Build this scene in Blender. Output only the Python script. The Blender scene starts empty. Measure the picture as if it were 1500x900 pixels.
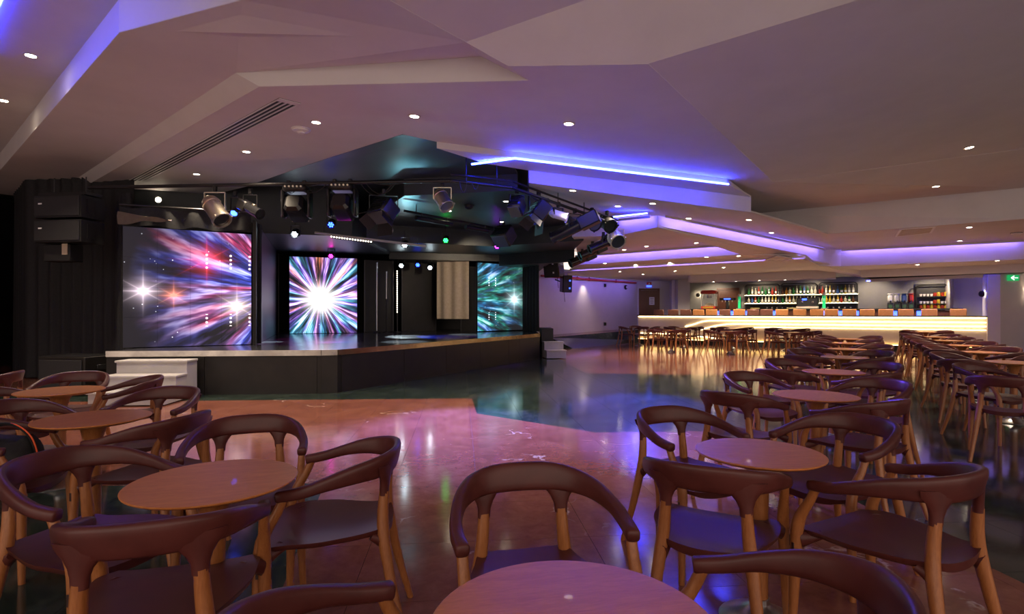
import bpy, bmesh, math, random
from mathutils import Vector, Matrix
random.seed(7)
SC = bpy.context.scene
COL = SC.collection
PI = math.pi

# ------------------------------------------------------------------ camera, world, exposure
F, H, CX, HY = 800.0, 1.30, 750.0, 457.0        # focal length (px), eye height, horizon row of the 1500x900 frame
cam_d = bpy.data.cameras.new('camera'); cam = bpy.data.objects.new('camera', cam_d); COL.objects.link(cam)
cam.location = (0, 0, H); cam.rotation_euler = (PI/2, 0, 0)
cam_d.sensor_width = 36; cam_d.lens = F/1500*36; cam_d.shift_y = (HY-450)/1500
cam_d.clip_start = 0.05; cam_d.clip_end = 200
SC.camera = cam
W = bpy.data.worlds.new('world'); SC.world = W; W.use_nodes = True
W.node_tree.nodes['Background'].inputs[0].default_value = (.72, .57, .48, 1)
W.node_tree.nodes['Background'].inputs[1].default_value = .86
SC.view_settings.view_transform = 'Standard'; SC.view_settings.look = 'None'
SC.view_settings.exposure = 1.22; SC.view_settings.gamma = 1.0; SC.view_settings.use_curve_mapping = False

def at(px, py, z):
    "point of height z seen at a pixel"
    y = F*(z-H)/(HY-py); return Vector(((px-CX)/F*y, y, z))
def atY(px, py, y): return Vector(((px-CX)/F*y, y, H+(HY-py)/F*y))
def low(p, z): return Vector((p.x, p.y, z))

# ------------------------------------------------------------------ node helpers and materials
class NT:
    def __init__(s, m): s.t = m.node_tree; s.n = s.t.nodes; s.l = s.t.links
    def new(s, typ, **kw):
        x = s.n.new(typ)
        for k, v in kw.items(): setattr(x, k, v)
        return x
    def put(s, sock, v):
        if isinstance(v, bpy.types.NodeSocket): s.l.new(v, sock)
        elif v is not None: sock.default_value = v
    def m(s, op, a, b=None, c=None, clamp=False):
        x = s.new('ShaderNodeMath', operation=op); x.use_clamp = clamp
        s.put(x.inputs[0], a); s.put(x.inputs[1], b)
        if c is not None: s.put(x.inputs[2], c)
        return x.outputs[0]
    def mix(s, f, a, b, mode='MIX'):
        x = s.new('ShaderNodeMix', data_type='RGBA', blend_type=mode)
        s.put(x.inputs[0], f); s.put(x.inputs[6], a); s.put(x.inputs[7], b); return x.outputs[2]
    def ramp(s, f, stops, interp='LINEAR'):
        x = s.new('ShaderNodeValToRGB'); r = x.color_ramp; r.interpolation = interp
        while len(r.elements) < len(stops): r.elements.new(.5)
        for e, (p, c) in zip(r.elements, stops): e.position = p; e.color = (*c, 1) if len(c) == 3 else c
        s.put(x.inputs[0], f); return x.outputs[0]
    def noise(s, vec, scale, detail=3, rough=.5, dist=0):
        x = s.new('ShaderNodeTexNoise'); s.put(x.inputs['Vector'], vec)
        x.inputs['Scale'].default_value = scale; x.inputs['Detail'].default_value = detail
        x.inputs['Roughness'].default_value = rough; x.inputs['Distortion'].default_value = dist; return x.outputs[0]
def base(name):
    m = bpy.data.materials.new(name); m.use_nodes = True
    return m, NT(m), m.node_tree.nodes['Principled BSDF']
def mat(name, col, rough=.5, metal=0, emit=None, es=0, coat=0, spec=None, bump=0, bscale=200, alpha=None, trans=0):
    m, t, b = base(name)
    b.inputs['Base Color'].default_value = (*col, 1); b.inputs['Roughness'].default_value = rough
    b.inputs['Metallic'].default_value = metal; b.inputs['Coat Weight'].default_value = coat
    if trans: b.inputs['Transmission Weight'].default_value = trans
    if spec is not None: b.inputs['Specular IOR Level'].default_value = spec
    if emit: b.inputs['Emission Color'].default_value = (*emit, 1); b.inputs['Emission Strength'].default_value = es
    if bump:
        tc = t.new('ShaderNodeTexCoord'); bp = t.new('ShaderNodeBump'); bp.inputs['Strength'].default_value = bump
        bp.inputs['Distance'].default_value = .002
        t.put(bp.inputs['Height'], t.noise(tc.outputs['Object'], bscale, 4)); t.put(b.inputs['Normal'], bp.outputs[0])
    return m
def varied(name, c1, c2, scale, rough=.5, stretch=(1, 1, 1), metal=0, coat=0, bump=0, rv=0, spec=None):
    m, t, b = base(name)
    tc = t.new('ShaderNodeTexCoord'); mp = t.new('ShaderNodeMapping'); mp.inputs['Scale'].default_value = stretch
    t.put(mp.inputs[0], tc.outputs['Object'])
    n = t.noise(mp.outputs[0], scale, 5, .6)
    t.put(b.inputs['Base Color'], t.ramp(n, [(.3, c1), (.7, c2)]))
    b.inputs['Roughness'].default_value = rough; b.inputs['Metallic'].default_value = metal; b.inputs['Coat Weight'].default_value = coat
    if spec is not None: b.inputs['Specular IOR Level'].default_value = spec
    if rv: t.put(b.inputs['Roughness'], t.m('ADD', t.m('MULTIPLY', n, rv), rough-rv/2))
    if bump:
        bp = t.new('ShaderNodeBump'); bp.inputs['Strength'].default_value = bump; bp.inputs['Distance'].default_value = .002
        t.put(bp.inputs['Height'], n); t.put(b.inputs['Normal'], bp.outputs[0])
    return m
def marble(name, c1, c2, c3, vein, vs, vamt, rough):
    m, t, b = base(name)
    g = t.new('ShaderNodeNewGeometry'); pos = g.outputs['Position']
    n1 = t.noise(pos, 2.2, 6, .65, .8); n2 = t.noise(pos, 14, 6, .7, .5)
    c = t.ramp(t.m('ADD', t.m('MULTIPLY', n1, .6), t.m('MULTIPLY', n2, .4)), [(.32, c1), (.5, c2), (.68, c3)])
    w = t.noise(pos, 1.6, 3, .6)
    vv = t.new('ShaderNodeTexVoronoi', feature='DISTANCE_TO_EDGE'); vv.inputs['Scale'].default_value = vs
    mv = t.new('ShaderNodeVectorMath', operation='ADD'); t.put(mv.inputs[0], pos)
    nz = t.new('ShaderNodeTexNoise'); nz.inputs['Scale'].default_value = 2.5; nz.inputs['Detail'].default_value = 5; t.put(nz.inputs['Vector'], pos)
    sc_ = t.new('ShaderNodeVectorMath', operation='SCALE'); t.put(sc_.inputs[0], nz.outputs['Color']); sc_.inputs['Scale'].default_value = .9
    t.put(mv.inputs[1], sc_.outputs[0]); t.put(vv.inputs['Vector'], mv.outputs[0])
    line = t.ramp(vv.outputs['Distance'], [(0, (1, 1, 1)), (.012, (0, 0, 0))])
    gate = t.ramp(w, [(.54, (0, 0, 0)), (.66, (1, 1, 1))])
    f = t.m('MULTIPLY', t.m('MULTIPLY', line, gate), vamt)
    t.put(b.inputs['Base Color'], t.mix(f, c, (*vein, 1)))
    t.put(b.inputs['Roughness'], t.m('ADD', t.m('MULTIPLY', n2, .10), rough-.05))
    b.inputs['Specular IOR Level'].default_value = .6
    return m
def wood(name, c1, c2, rough, axis=(1, 12, 12), coat=0):
    m, t, b = base(name)
    tc = t.new('ShaderNodeTexCoord'); mp = t.new('ShaderNodeMapping'); mp.inputs['Scale'].default_value = axis
    t.put(mp.inputs[0], tc.outputs['Object'])
    n = t.noise(mp.outputs[0], 6, 6, .65, .6); n2 = t.noise(mp.outputs[0], 28, 3, .5)
    f = t.m('ADD', t.m('MULTIPLY', n, .65), t.m('MULTIPLY', n2, .35))
    t.put(b.inputs['Base Color'], t.ramp(f, [(.35, c1), (.65, c2)]))
    b.inputs['Roughness'].default_value = rough; b.inputs['Coat Weight'].default_value = coat
    bp = t.new('ShaderNodeBump'); bp.inputs['Strength'].default_value = .15; bp.inputs['Distance'].default_value = .001
    t.put(bp.inputs['Height'], f); t.put(b.inputs['Normal'], bp.outputs[0])
    return m

M = {}
M['plaster'] = varied('plaster', (.62, .59, .60), (.68, .65, .66), 1.5, .7, bump=.05)
M['plaster_wall'] = varied('plaster_wall', (.58, .55, .58), (.64, .61, .63), 1.5, .6, bump=.05)
M['red_marble'] = marble('red_marble', (.14, .048, .032), (.215, .076, .050), (.29, .118, .083), (.75, .66, .6), .8, .7, .13)
M['green_marble'] = marble('green_marble', (.010, .018, .014), (.022, .036, .029), (.06, .085, .07), (.30, .36, .32), 1.6, .45, .11)
M['grout'] = mat('grout', (.06, .04, .035), .7)
M['leather'] = varied('leather', (.066, .0145, .0125), (.098, .023, .019), 9, .38, bump=.12, rv=.1, spec=.40)
M['oak'] = wood('oak', (.26, .085, .022), (.40, .15, .045), .38, (10, 10, 1.2), .15)
M['oak_top'] = wood('oak_top', (.46, .150, .034), (.62, .235, .062), .36, (1.3, 9, 9), .05)
M['slot'] = mat('slot', (.03, .008, .006), .4)
M['brushed'] = varied('brushed', (.45, .46, .48), (.6, .61, .63), 60, .28, (1, 1, 8), 1)
M['trim_metal'] = varied('trim_metal', (.36, .33, .30), (.60, .56, .50), 4, .14, metal=1, rv=.12)
M['black_panel'] = varied('black_panel', (.007, .006, .0055), (.013, .011, .010), 3, .45, bump=.05, spec=.35)
M['stage_floor'] = varied('stage_floor', (.030, .030, .034), (.045, .045, .052), 2, .16, rv=.14)
M['black_drape'] = varied('black_drape', (.010, .010, .012), (.020, .020, .024), 30, .8)
M['black_ceiling'] = varied('black_ceiling', (.022, .028, .030), (.036, .044, .047), 2, .40)
M['black_matte'] = mat('black_matte', (.010, .010, .011), .55)
M['black_gloss'] = mat('black_gloss', (.012, .012, .014), .25)
M['dark_grille'] = varied('dark_grille', (.012, .012, .014), (.022, .022, .026), 60, .6, bump=.3)
M['beige_drape'] = varied('beige_drape', (.50, .40, .29), (.58, .48, .36), 14, .75)
M['taupe_cloth'] = varied('taupe_cloth', (.12, .09, .065), (.16, .125, .09), 14, .75)
M['white_step'] = varied('white_step', (.40, .385, .38), (.46, .44, .43), 4, .5)
M['silver'] = mat('silver', (.86, .78, .64), .36, 1)
M['dark_metal'] = mat('dark_metal', (.035, .034, .036), .35, .6)
M['cable'] = mat('cable', (.012, .012, .013), .5)
M['pale_cable'] = mat('pale_cable', (.5, .48, .44), .5)
M['white_paint'] = mat('white_paint', (.75, .73, .72), .4)
M['ring'] = mat('ring', (.65, .62, .6), .3, .5)
M['lamp_warm'] = mat('lamp_warm', (1, .9, .7), .4, emit=(1, .84, .60), es=22)
M['lens_dark'] = mat('lens_dark', (.02, .02, .03), .06, coat=1)
M['glass_front'] = mat('glass_front', (.10, .11, .13), .08, coat=1)
M['led_blue'] = mat('led_blue', (.1, .1, 1), .4, emit=(.012, .025, 1), es=42)
M['led_blue_core'] = mat('led_blue_core', (.3, .3, 1), .4, emit=(.35, .42, 1), es=9)
M['bar_led'] = mat('bar_led', (1, .9, .7), .4, emit=(1, .72, .36), es=3.2)
M['bar_blue'] = mat('bar_blue', (.1, .2, 1), .3, emit=(.03, .08, 1), es=2.2)
M['cream'] = varied('cream', (.72, .64, .52), (.78, .70, .58), 3, .4)
M['door_wood'] = wood('door_wood', (.085, .022, .010), (.14, .040, .018), .4, (10, 10, 1))
M['red_pipe'] = mat('red_pipe', (.45, .03, .02), .4)
M['tan_leather'] = varied('tan_leather', (.40, .16, .055), (.50, .21, .075), 12, .42, bump=.08)
M['brown_leather'] = varied('brown_leather', (.13, .050, .035), (.18, .07, .05), 12, .42, bump=.08)
M['counter_top'] = varied('counter_top', (.015, .014, .014), (.03, .028, .027), 8, .2)
M['shelf_black'] = mat('shelf_black', (.012, .010, .010), .5)
M['shelf_led'] = mat('shelf_led', (1, .9, .6), .4, emit=(1, .75, .36), es=3.5)
M['grey_wall'] = varied('grey_wall', (.24, .23, .23), (.29, .28, .28), 2, .6)
M['paper'] = mat('paper', (.75, .75, .78), .7)
M['sign_red'] = mat('sign_red', (.5, .02, .02), .4)
M['sign_white'] = mat('sign_white', (.85, .85, .85), .4)
M['sign_green'] = mat('sign_green', (.01, .30, .09), .4, emit=(.01, .45, .12), es=.35)
M['sconce'] = mat('sconce', (.02, .015, .012), .4, .5)
M['sconce_lamp'] = mat('sconce_lamp', (1, .9, .7), .4, emit=(1, .80, .50), es=25)
M['red_plastic'] = mat('red_plastic', (.55, .03, .02), .35)
M['popcorn'] = varied('popcorn', (.7, .5, .15), (.85, .72, .4), 60, .8, bump=.8)
M['clear'] = mat('clear', (.9, .92, .92), .05, trans=.9)
M['base_green'] = mat('tap_green', (.02, .5, .12), .3, emit=(.02, .8, .25), es=.35)
M['navy'] = mat('navy', (.02, .025, .07), .5)
M['bag'] = varied('bag', (.008, .008, .010), (.02, .02, .022), 40, .7, bump=.3)
M['bag_orange'] = mat('bag_orange', (.8, .10, .02), .5)
for nm, c in dict(green=(.03, .22, .06), amber=(.55, .24, .03), clear=(.62, .60, .50), red=(.45, .05, .03), yellow=(.72, .50, .06), brown=(.14, .06, .03), blue=(.08, .18, .5)).items():
    M['bottle_'+nm] = mat('bottle_'+nm, tuple(min(1, v*1.5) for v in c), .12, trans=.55)
LAMPCOL = dict(white=(.75, .92, 1), blue=(.015, .05, 1), magenta=(1, .015, .65), green=(.01, 1, .06), violet=(.36, .02, 1))
for nm, c in LAMPCOL.items():
    M['lamp_'+nm] = mat('lamp_'+nm, c, .4, emit=c, es=28 if nm == 'white' else 11)

# ------------------------------------------------------------------ mesh helpers
class MB:
    def __init__(s): s.v = []; s.f = []
    def add(s, vs, fs):
        o = len(s.v); s.v += [tuple(v) for v in vs]; s.f += [tuple(i+o for i in f) for f in fs]; return s
    def box(s, c, size, R=None, taper=1):
        x, y, z = (d/2 for d in size); vs = []
        for k, sz in ((1, -z), (taper, z)):
            for sx, sy in ((-1, -1), (1, -1), (1, 1), (-1, 1)):
                v = Vector((sx*x*k, sy*y*k, sz)); vs.append(Vector(c)+(R @ v if R else v))
        return s.add(vs, [(3, 2, 1, 0), (4, 5, 6, 7), (0, 1, 5, 4), (1, 2, 6, 5), (2, 3, 7, 6), (3, 0, 4, 7)])
    def bbox(s, c, size, b=.004, R=None):
        "box with chamfered edges"
        bm = bmesh.new(); bmesh.ops.create_cube(bm, size=1); bmesh.ops.scale(bm, vec=size, verts=bm.verts)
        bmesh.ops.bevel(bm, geom=bm.edges[:], offset=b, segments=1, affect='EDGES')
        vs = [Vector(c)+(R @ v.co if R else v.co) for v in bm.verts]; bm.verts.index_update()
        fs = [[v.index for v in f.verts] for f in bm.faces]; bm.free(); return s.add(vs, fs)
    def loft(s, rings, cap=True, closed=True):
        n = len(rings[0]); vs = [v for r in rings for v in r]; fs = []
        for i in range(len(rings)-1):
            for j in range(n if closed else n-1):
                k = (j+1) % n; fs.append((i*n+j, i*n+k, (i+1)*n+k, (i+1)*n+j))
        if cap and closed: fs += [tuple(range(n-1, -1, -1)), tuple(range((len(rings)-1)*n, len(rings)*n))]
        return s.add(vs, fs)
    def tube(s, path, rad, n=8, cap=True):
        path = [Vector(p) for p in path]; rings = []; up = None
        for i, p in enumerate(path):
            t = (path[min(i+1, len(path)-1)]-path[max(i-1, 0)]).normalized()
            if up is None:
                up = Vector((0, 0, 1)) if abs(t.z) < .9 else Vector((1, 0, 0))
            a = t.cross(up).normalized(); b = a.cross(t).normalized(); up = b
            r = rad[i] if isinstance(rad, (list, tuple)) else rad
            ra, rb = r if isinstance(r, tuple) else (r, r)
            rings.append([p+a*math.cos(2*PI*k/n)*ra+b*math.sin(2*PI*k/n)*rb for k in range(n)])
        return s.loft(rings, cap)
    def cyl(s, p0, p1, r0, r1=None, n=16): return s.tube([p0, p1], [r0, r1 if r1 is not None else r0], n)
    def lathe(s, prof, n=24, c=(0, 0, 0), R=None):
        rings = []
        for r, z in prof:
            ring = []
            for k in range(n):
                v = Vector((r*math.cos(2*PI*k/n), r*math.sin(2*PI*k/n), z)); ring.append(Vector(c)+(R @ v if R else v))
            rings.append(ring)
        return s.loft(rings)
    def prism(s, poly, z0, z1):
        n = len(poly); vs = [(p[0], p[1], z0) for p in poly]+[(p[0], p[1], z1) for p in poly]
        return s.add(vs, [tuple(range(n-1, -1, -1)), tuple(range(n, 2*n))]+[(i, (i+1) % n, n+(i+1) % n, n+i) for i in range(n)])
    def data(s, name, m, smooth=True, ang=38):
        me = bpy.data.meshes.new(name); me.from_pydata([tuple(v) for v in s.v], [], s.f); me.materials.append(m)
        bm = bmesh.new(); bm.from_mesh(me); bmesh.ops.recalc_face_normals(bm, faces=bm.faces); bm.to_mesh(me); bm.free()
        if smooth:
            me.polygons.foreach_set('use_smooth', [True]*len(me.polygons))
            me.set_sharp_from_angle(angle=math.radians(ang))
        return me
    def build(s, name, m, parent=None, smooth=True, ang=38, loc=None):
        o = bpy.data.objects.new(name, s.data(name, m, smooth, ang)); COL.objects.link(o)
        if parent: o.parent = parent
        if loc is not None: o.location = loc
        return o
def tag(o, label=None, cat=None, group=None, kind=None):
    if label: o['label'] = label
    if cat: o['category'] = cat
    if group: o['group'] = group
    if kind: o['kind'] = kind
    return o
def thing(name, label, cat, loc=(0, 0, 0), rz=0, group=None):
    o = bpy.data.objects.new(name, None); COL.objects.link(o); o.location = loc; o.rotation_euler = (0, 0, rz)
    o.empty_display_size = .1
    return tag(o, label, cat, group)
def struct(name, mb, m, parent=None, smooth=False):
    o = mb.build(name, m, parent, smooth)
    if not parent: o['kind'] = 'structure'
    return o
def copy_tree(o, parent=None):
    c = o.copy(); COL.objects.link(c); c.parent = parent
    for ch in list(o.children): copy_tree(ch, c)
    return c
def spot(loc, target, energy, col, size=60, blend=.5, r=.05, parent=None):
    d = bpy.data.lights.new('lamp_light', 'SPOT'); d.energy = energy; d.color = col; d.spot_size = math.radians(size); d.spot_blend = blend; d.shadow_soft_size = r
    o = bpy.data.objects.new('lamp_light', d); COL.objects.link(o); o.location = loc
    o.rotation_euler = (Vector(target)-Vector(loc)).to_track_quat('-Z', 'Y').to_euler()
    return o
def catmull(pts, n):
    pts = [Vector(p) for p in pts]; out = []
    P = [2*pts[0]-pts[1]]+pts+[2*pts[-1]-pts[-2]]
    for i in range(1, len(P)-2):
        for k in range(n):
            t = k/n; a, b, c, d = P[i-1:i+3]
            out.append(.5*((2*b)+(c-a)*t+(2*a-5*b+4*c-d)*t*t+(3*b-a-3*c+d)*t**3))
    out.append(pts[-1]); return out

# ------------------------------------------------------------------ floor: red and green marble slabs
def clip(poly, a, b, c, keep_le=True):
    "part of a convex polygon with a*x+b*y <= c (or >=)"
    out = []; s = 1 if keep_le else -1; n = len(poly)
    for i in range(n):
        p, q = poly[i], poly[(i+1) % n]; dp = s*(a*p[0]+b*p[1]-c); dq = s*(a*q[0]+b*q[1]-c)
        if dp <= 1e-9: out.append(p)
        if (dp < -1e-9 and dq > 1e-9) or (dp > 1e-9 and dq < -1e-9):
            t = dp/(dp-dq); out.append((p[0]+(q[0]-p[0])*t, p[1]+(q[1]-p[1])*t))
    return out if len(out) >= 3 else []
def area(p): return abs(sum(p[i][0]*p[(i+1) % len(p)][1]-p[(i+1) % len(p)][0]*p[i][1] for i in range(len(p))))/2
def ccw(p):
    s = sum(p[i][0]*p[(i+1) % len(p)][1]-p[(i+1) % len(p)][0]*p[i][1] for i in range(len(p)))
    return p if s > 0 else p[::-1]
GREEN = [ccw(p) for p in [
    [(-9, 7.75), (-.6, 8.19), (-2.8, 8.75), (-9, 8.6)],
    [(-.6, 8.19), (1.57, 11.55), (1.3, 15.07), (.76, 15.2), (-2.8, 8.75)],
    [(-.6, 8.19), (-.45, 6.98), (.9, 5.88), (2.2, 5.95), (3.53, 11.3), (1.57, 11.55)],
    [(2.2, 5.95), (2.4, 3.12), (2.65, .5), (15, .5), (15, 9.5), (7, 11.2), (3.53, 11.3)],
    [(-1.42, 4.14), (-1.0, 2.2), (-1.6, 0), (-9, -1), (-9, 3.85)]]]
def edges(p):
    for i in range(len(p)):
        (x0, y0), (x1, y1) = p[i], p[(i+1) % len(p)]
        a, b = y1-y0, -(x1-x0); yield a, b, a*x0+b*y0
def inter(poly, conv):
    for a, b, c in edges(conv):
        poly = clip(poly, a, b, c)
        if not poly: return []
    return poly
def subtract(polys, conv):
    out = []
    for p in polys:
        if not inter(p, conv): out.append(p); continue
        rest = p
        for a, b, c in edges(conv):
            o = clip(rest, a, b, c, False)
            if o and area(o) > 1e-5: out.append(o)
            rest = clip(rest, a, b, c)
            if not rest: break
    return out
struct('floor', MB().prism([(-13, -3), (19, -3), (19, 29), (-13, 29)], -.12, -.010), M['grout'])
FLOOR = bpy.data.objects['floor']
ang = math.atan2(-.094, 1.0); TS, GAP = .62, .0012
ca, sa = math.cos(-ang), math.sin(-ang)
tiles = []
for i in range(-30, 40):
    for j in range(-8, 52):
        x0, y0 = i*TS+.12, j*TS
        sq = [(x0+GAP, y0+GAP), (x0+TS-GAP, y0+GAP), (x0+TS-GAP, y0+TS-GAP), (x0+GAP, y0+TS-GAP)]
        sq = [(x*ca-y*sa, x*sa+y*ca) for x, y in sq]
        cx = sum(p[0] for p in sq)/4; cy = sum(p[1] for p in sq)/4
        if not (-12.5 < cx < 18.5 and -2.5 < cy < 28.5): continue
        g = [q for q in (inter(sq, G) for G in GREEN) if q and area(q) > 1e-5]
        r = [sq]
        for G in GREEN: r = subtract(r, G)
        inview = cy > 1.9 and abs(cx) < cy*.98 + .4
        for k, ps in (('red_marble', r), ('green_marble', g)):
            ps = [p for p in ps if area(p) > 1e-5]
            if ps: tiles.append((cx*cx+cy*cy if inview else 1e6+cx*cx+cy*cy, k, ps))
tiles.sort(key=lambda t: t[0])
rest = {'red_marble': MB(), 'green_marble': MB()}; cnt = {'red_marble': 0, 'green_marble': 0}
for d, k, ps in tiles:
    if d < 1e6 and cnt[k] < 150:
        mb = MB(); cnt[k] += 1
    else: mb = rest[k]
    for p in ps: mb.prism(p, -.011, 0)
    if mb is not rest[k]: mb.build('floor_tile', M[k], FLOOR, smooth=False)
for k in rest:
    o = rest[k].build('far_floor_tiles', M[k], FLOOR, smooth=False); o['kind'] = 'stuff'

# ------------------------------------------------------------------ folded ceiling
def isect(a, b, c, d):
    r = b-a; s = d-c; t = ((c.x-a.x)*s.y-(c.y-a.y)*s.x)/(r.x*s.y-r.y*s.x); return a+r*t
zA, zB, zG, zH, zK, zM, zN = 4.19, 3.88, 3.72, 3.80, 3.17, 2.67, 2.42
ZH1 = 3.50
def onplane(px, py, a, b, c):
    "point of the plane a, b, c seen at a pixel"
    n = (b-a).cross(c-a); d = Vector(((px-CX)/F, 1, (HY-py)/F)); o = Vector((0, 0, H)); return o+d*(n.dot(a-o)/n.dot(d))
def lowpx(p, py): return Vector((p.x, p.y, H+(HY-py)/F*p.y))
q1 = at(175, 48, zB); qL = at(0, 250, zB); q0 = qL+(qL-q1)*.35; q2 = at(355, 0, zB)
l0 = at(570, 0, 3.70); l1 = at(683, 62, 3.70); l2 = at(705, 83, 3.69); qi = isect(q1, q2, l1, l0); qi.z = 3.74
b1 = at(345, 107, zB); b0 = at(100, 270, zB); b00 = b0+(b0-b1)*.3
e1 = at(380, 127, zG); g1 = at(590, 197, zG); h1 = at(1133, 267, ZH1)
FP = (e1, g1, h1)
e2 = onplane(775, 118, *FP); d2 = onplane(745, 97, *FP); d1 = onplane(950, 94, *FP); f1 = onplane(640, 208, *FP); f2 = onplane(1065, 262, *FP)
l2 = onplane(705, 83, b1, e1, e2)
DP = (l1, d1, d2)
c1 = onplane(860, 0, *DP); c2 = onplane(1260, 0, *DP); c1x = c1+(c1-l1)*3; c2x = d1+(c2-d1)*2.4
HP = (d1, h1, c2)
h2 = onplane(1500, 218, *HP); h3 = h2+(h2-h1)*.8; c4 = h3+(c2x-d1)*1.1
e0 = at(130, 270, zG+.04); e00 = e0+(e0-e1)*.35
g2 = at(450, 242, zG+.02); g3 = at(365, 272, zG+.04); g4 = g3+Vector((-4.2, 2.9, 0))
i1 = at(1086, 315, zH); i2 = at(1500, 275, zH); i3 = i2+(i2-i1)*.9
f1l, f2l = f1-Vector((0, 0, .09)), f2-Vector((0, 0, .08))
P1P = (f1l, f2l, at(1000, 276, f2l.z+.02))
p1a, p1b, p1c, p1z = (onplane(px, py, *P1P) for px, py in ((775, 250), (1000, 276), (1100, 289), (712, 240)))
p2a, p2b, p2c = lowpx(p1a, 268), lowpx(p1b, 298), lowpx(p1c, 311)
j1 = at(1212, 343, zK); j2 = low(i2, zK); j3 = low(i3, zK)
k0 = at(1200, 365, zK); k1 = at(1232, 366, zK); k2 = at(1500, 352, zK); k3 = k2+(k2-k1)*.7
P2P = (p2a, p2b, k0)
p3, p4, p5, p6 = (onplane(px, py, *P2P) for px, py in ((963, 316), (905, 322), (838, 318), (775, 285)))
zQ, zR, zS = H+(HY-333)/F*p3.y, 2.80, 2.72
m1 = at(1261, 396, zM); m2 = at(1492, 387, zM); m3 = m2+(m2-m1)*.5
n1 = at(1275, 409, zN); n2 = at(1440, 402, zN); n3 = n2+(n2-n1)*.8
r0 = at(842, 352, zQ); r1 = at(846, 375, zQ); r2 = at(1085, 357, zQ)
s1 = at(838, 394, zR); s2 = at(1180, 375, zR)
PB0 = Vector((5.2, 22.5, 0)); E1 = Vector((9.44, -5.7, 0)).normalized(); E2 = Vector((-E1.y, E1.x, 0))
def B(s, d, z): return PB0+E1*s+E2*d+Vector((0, 0, z))
def panel(*vs):
    "one ceiling facet, a thin closed slab of plaster"
    vs = [Vector(v) for v in vs]; n = len(vs)
    nrm = (vs[1]-vs[0]).cross(vs[2]-vs[0]).normalized()
    if nrm.z < -.05 or (abs(nrm.z) <= .05 and nrm.y < 0): nrm = -nrm
    if abs(nrm.z) < .3: nrm = Vector((nrm.x, nrm.y, 0)).normalized()
    if abs(nrm.z) < .3: vs = [v-nrm*.003+Vector((0, 0, .003)) for v in vs]
    mb = MB(); mb.add(vs+[v+nrm*.03 for v in vs], [tuple(range(n)), tuple(range(2*n-1, n-1, -1))]+[(i, (i+1) % n, n+(i+1) % n, n+i) for i in range(n)])
    return mb
up = lambda p, z: Vector((p.x, p.y, z))
PANELS = [
    (up(q0, zA), up(q1, zA), up(q2, zA), up(qi, zA), (qi.x, -3, zA), (-14, -3, zA), (-14, q0.y, zA)),   # upper left ceiling
    (q0, q1, up(q1, zA), up(q0, zA)), (q1, q2, up(q2, zA), up(q1, zA)), (q2, qi, up(qi, zA), up(q2, zA)),
    (qi, (qi.x, -3, 3.9), (qi.x, -3, zA), up(qi, zA)),
    (q0, q1, b1, b0, b00), (q1, q2, l1, l2, b1), (q2, qi, l0, l1),
    (qi, l0, l1, c1, c1x, (c1x.x, -3, 4.1), (qi.x, -3, 3.9)),
    (l1, c1, c1x, c2x, c2, d1, d2), (b1, l2, e2, e1), (b00, b0, b1, e1, e0, e00), (l1, l2, e2, d2),
    (e00, e0, e1, g1, g2, g3, g4), (e1, e2, d2, d1, h1, f2, f1, g1),
    (d1, c2, c2x, c4, h3, h2, h1), (c1x, c2x, c4, (c4.x, -3, c4.z), (c1x.x, -3, 4.1)),
    (f2, h1, i1), (h1, h2, i2, i1), (h2, h3, i3, i2),
    (f1, f2, f2l, f1l), (f1l, f2l, p1c, p1b, p1a, p1z),
    (p1a, p1b, p2b, p2a), (p1b, p1c, p2c, p2b), (f2l, p1c, p2c, i1, f2),
    (i1, i2, j2, j1), (i2, i3, j3, j2), (p2c, j1, i1),
    (p2a, p2b, p3, p4, p5, p6), (p2b, p2c, j1, k1, k0, p3), (j1, j2, j3, k3, k2, k1),
    (k1, k2, low(k2, zM), low(k1, zM)), (k2, k3, low(k3, zM), low(k2, zM)), (k0, k1, low(k1, zM), low(k0, zM)),
    (p3, k0, low(k0, zM), low(p3, zQ)), (p4, p3, low(p3, zQ), low(p4, zQ)), (p5, p4, low(p4, zQ), low(p5, zQ)),
    (low(k0, zM), low(k1, zM), low(k2, zM), low(k3, zM), m3, m2, m1),
    (m1, m2, low(m2, zN), low(m1, zN)), (m2, m3, low(m3, zN), low(m2, zN)), (low(m1, zN), low(m2, zN), low(m3, zN), n3, n2, n1),
    (n1, n2, low(n2, 2.32), low(n1, 2.32)),
    (low(p5, zQ), low(p4, zQ), low(p3, zQ), r2, r1, r0), (r1, r2, low(r2, zR), low(r1, zR)),
    (low(p3, zQ), low(k0, zM), s2, low(r2, zR), r2),
    (low(r1, zR), low(r2, zR), s2, s1), (s1, s2, low(s2, zS), low(s1, zS)),
    (low(s1, 2.72), low(s2, 2.72), B(4.5, 1, 2.72), (5.9, 26, 2.72), (0, 26, 2.72)),
    (s2, low(k0, zM), m1, n1, B(6.5, -.4, 2.72), low(s2, 2.72)),
    (low(s2, 2.735)+Vector((-1, -.5, 0)), low(m1, 2.735), low(n1, 2.735), B(8, .2, 2.735), B(3, .2, 2.735)),
    (B(2, 0, 2.74), B(6, 0, 2.74), n1+Vector((.2, .4, .38)), n3+Vector((.2, .4, .38)), B(14, 5, 2.74), B(-1, 5, 2.74)),
]
croot = MB().prism([(-14, -3), (20, -3), (20, 30), (-14, 30)], 4.6, 4.7)
ceiling = struct('ceiling', croot, M['plaster'])
for vs in PANELS:
    panel(*vs).build('ceiling_panel', M['plaster'], ceiling, smooth=False)
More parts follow.
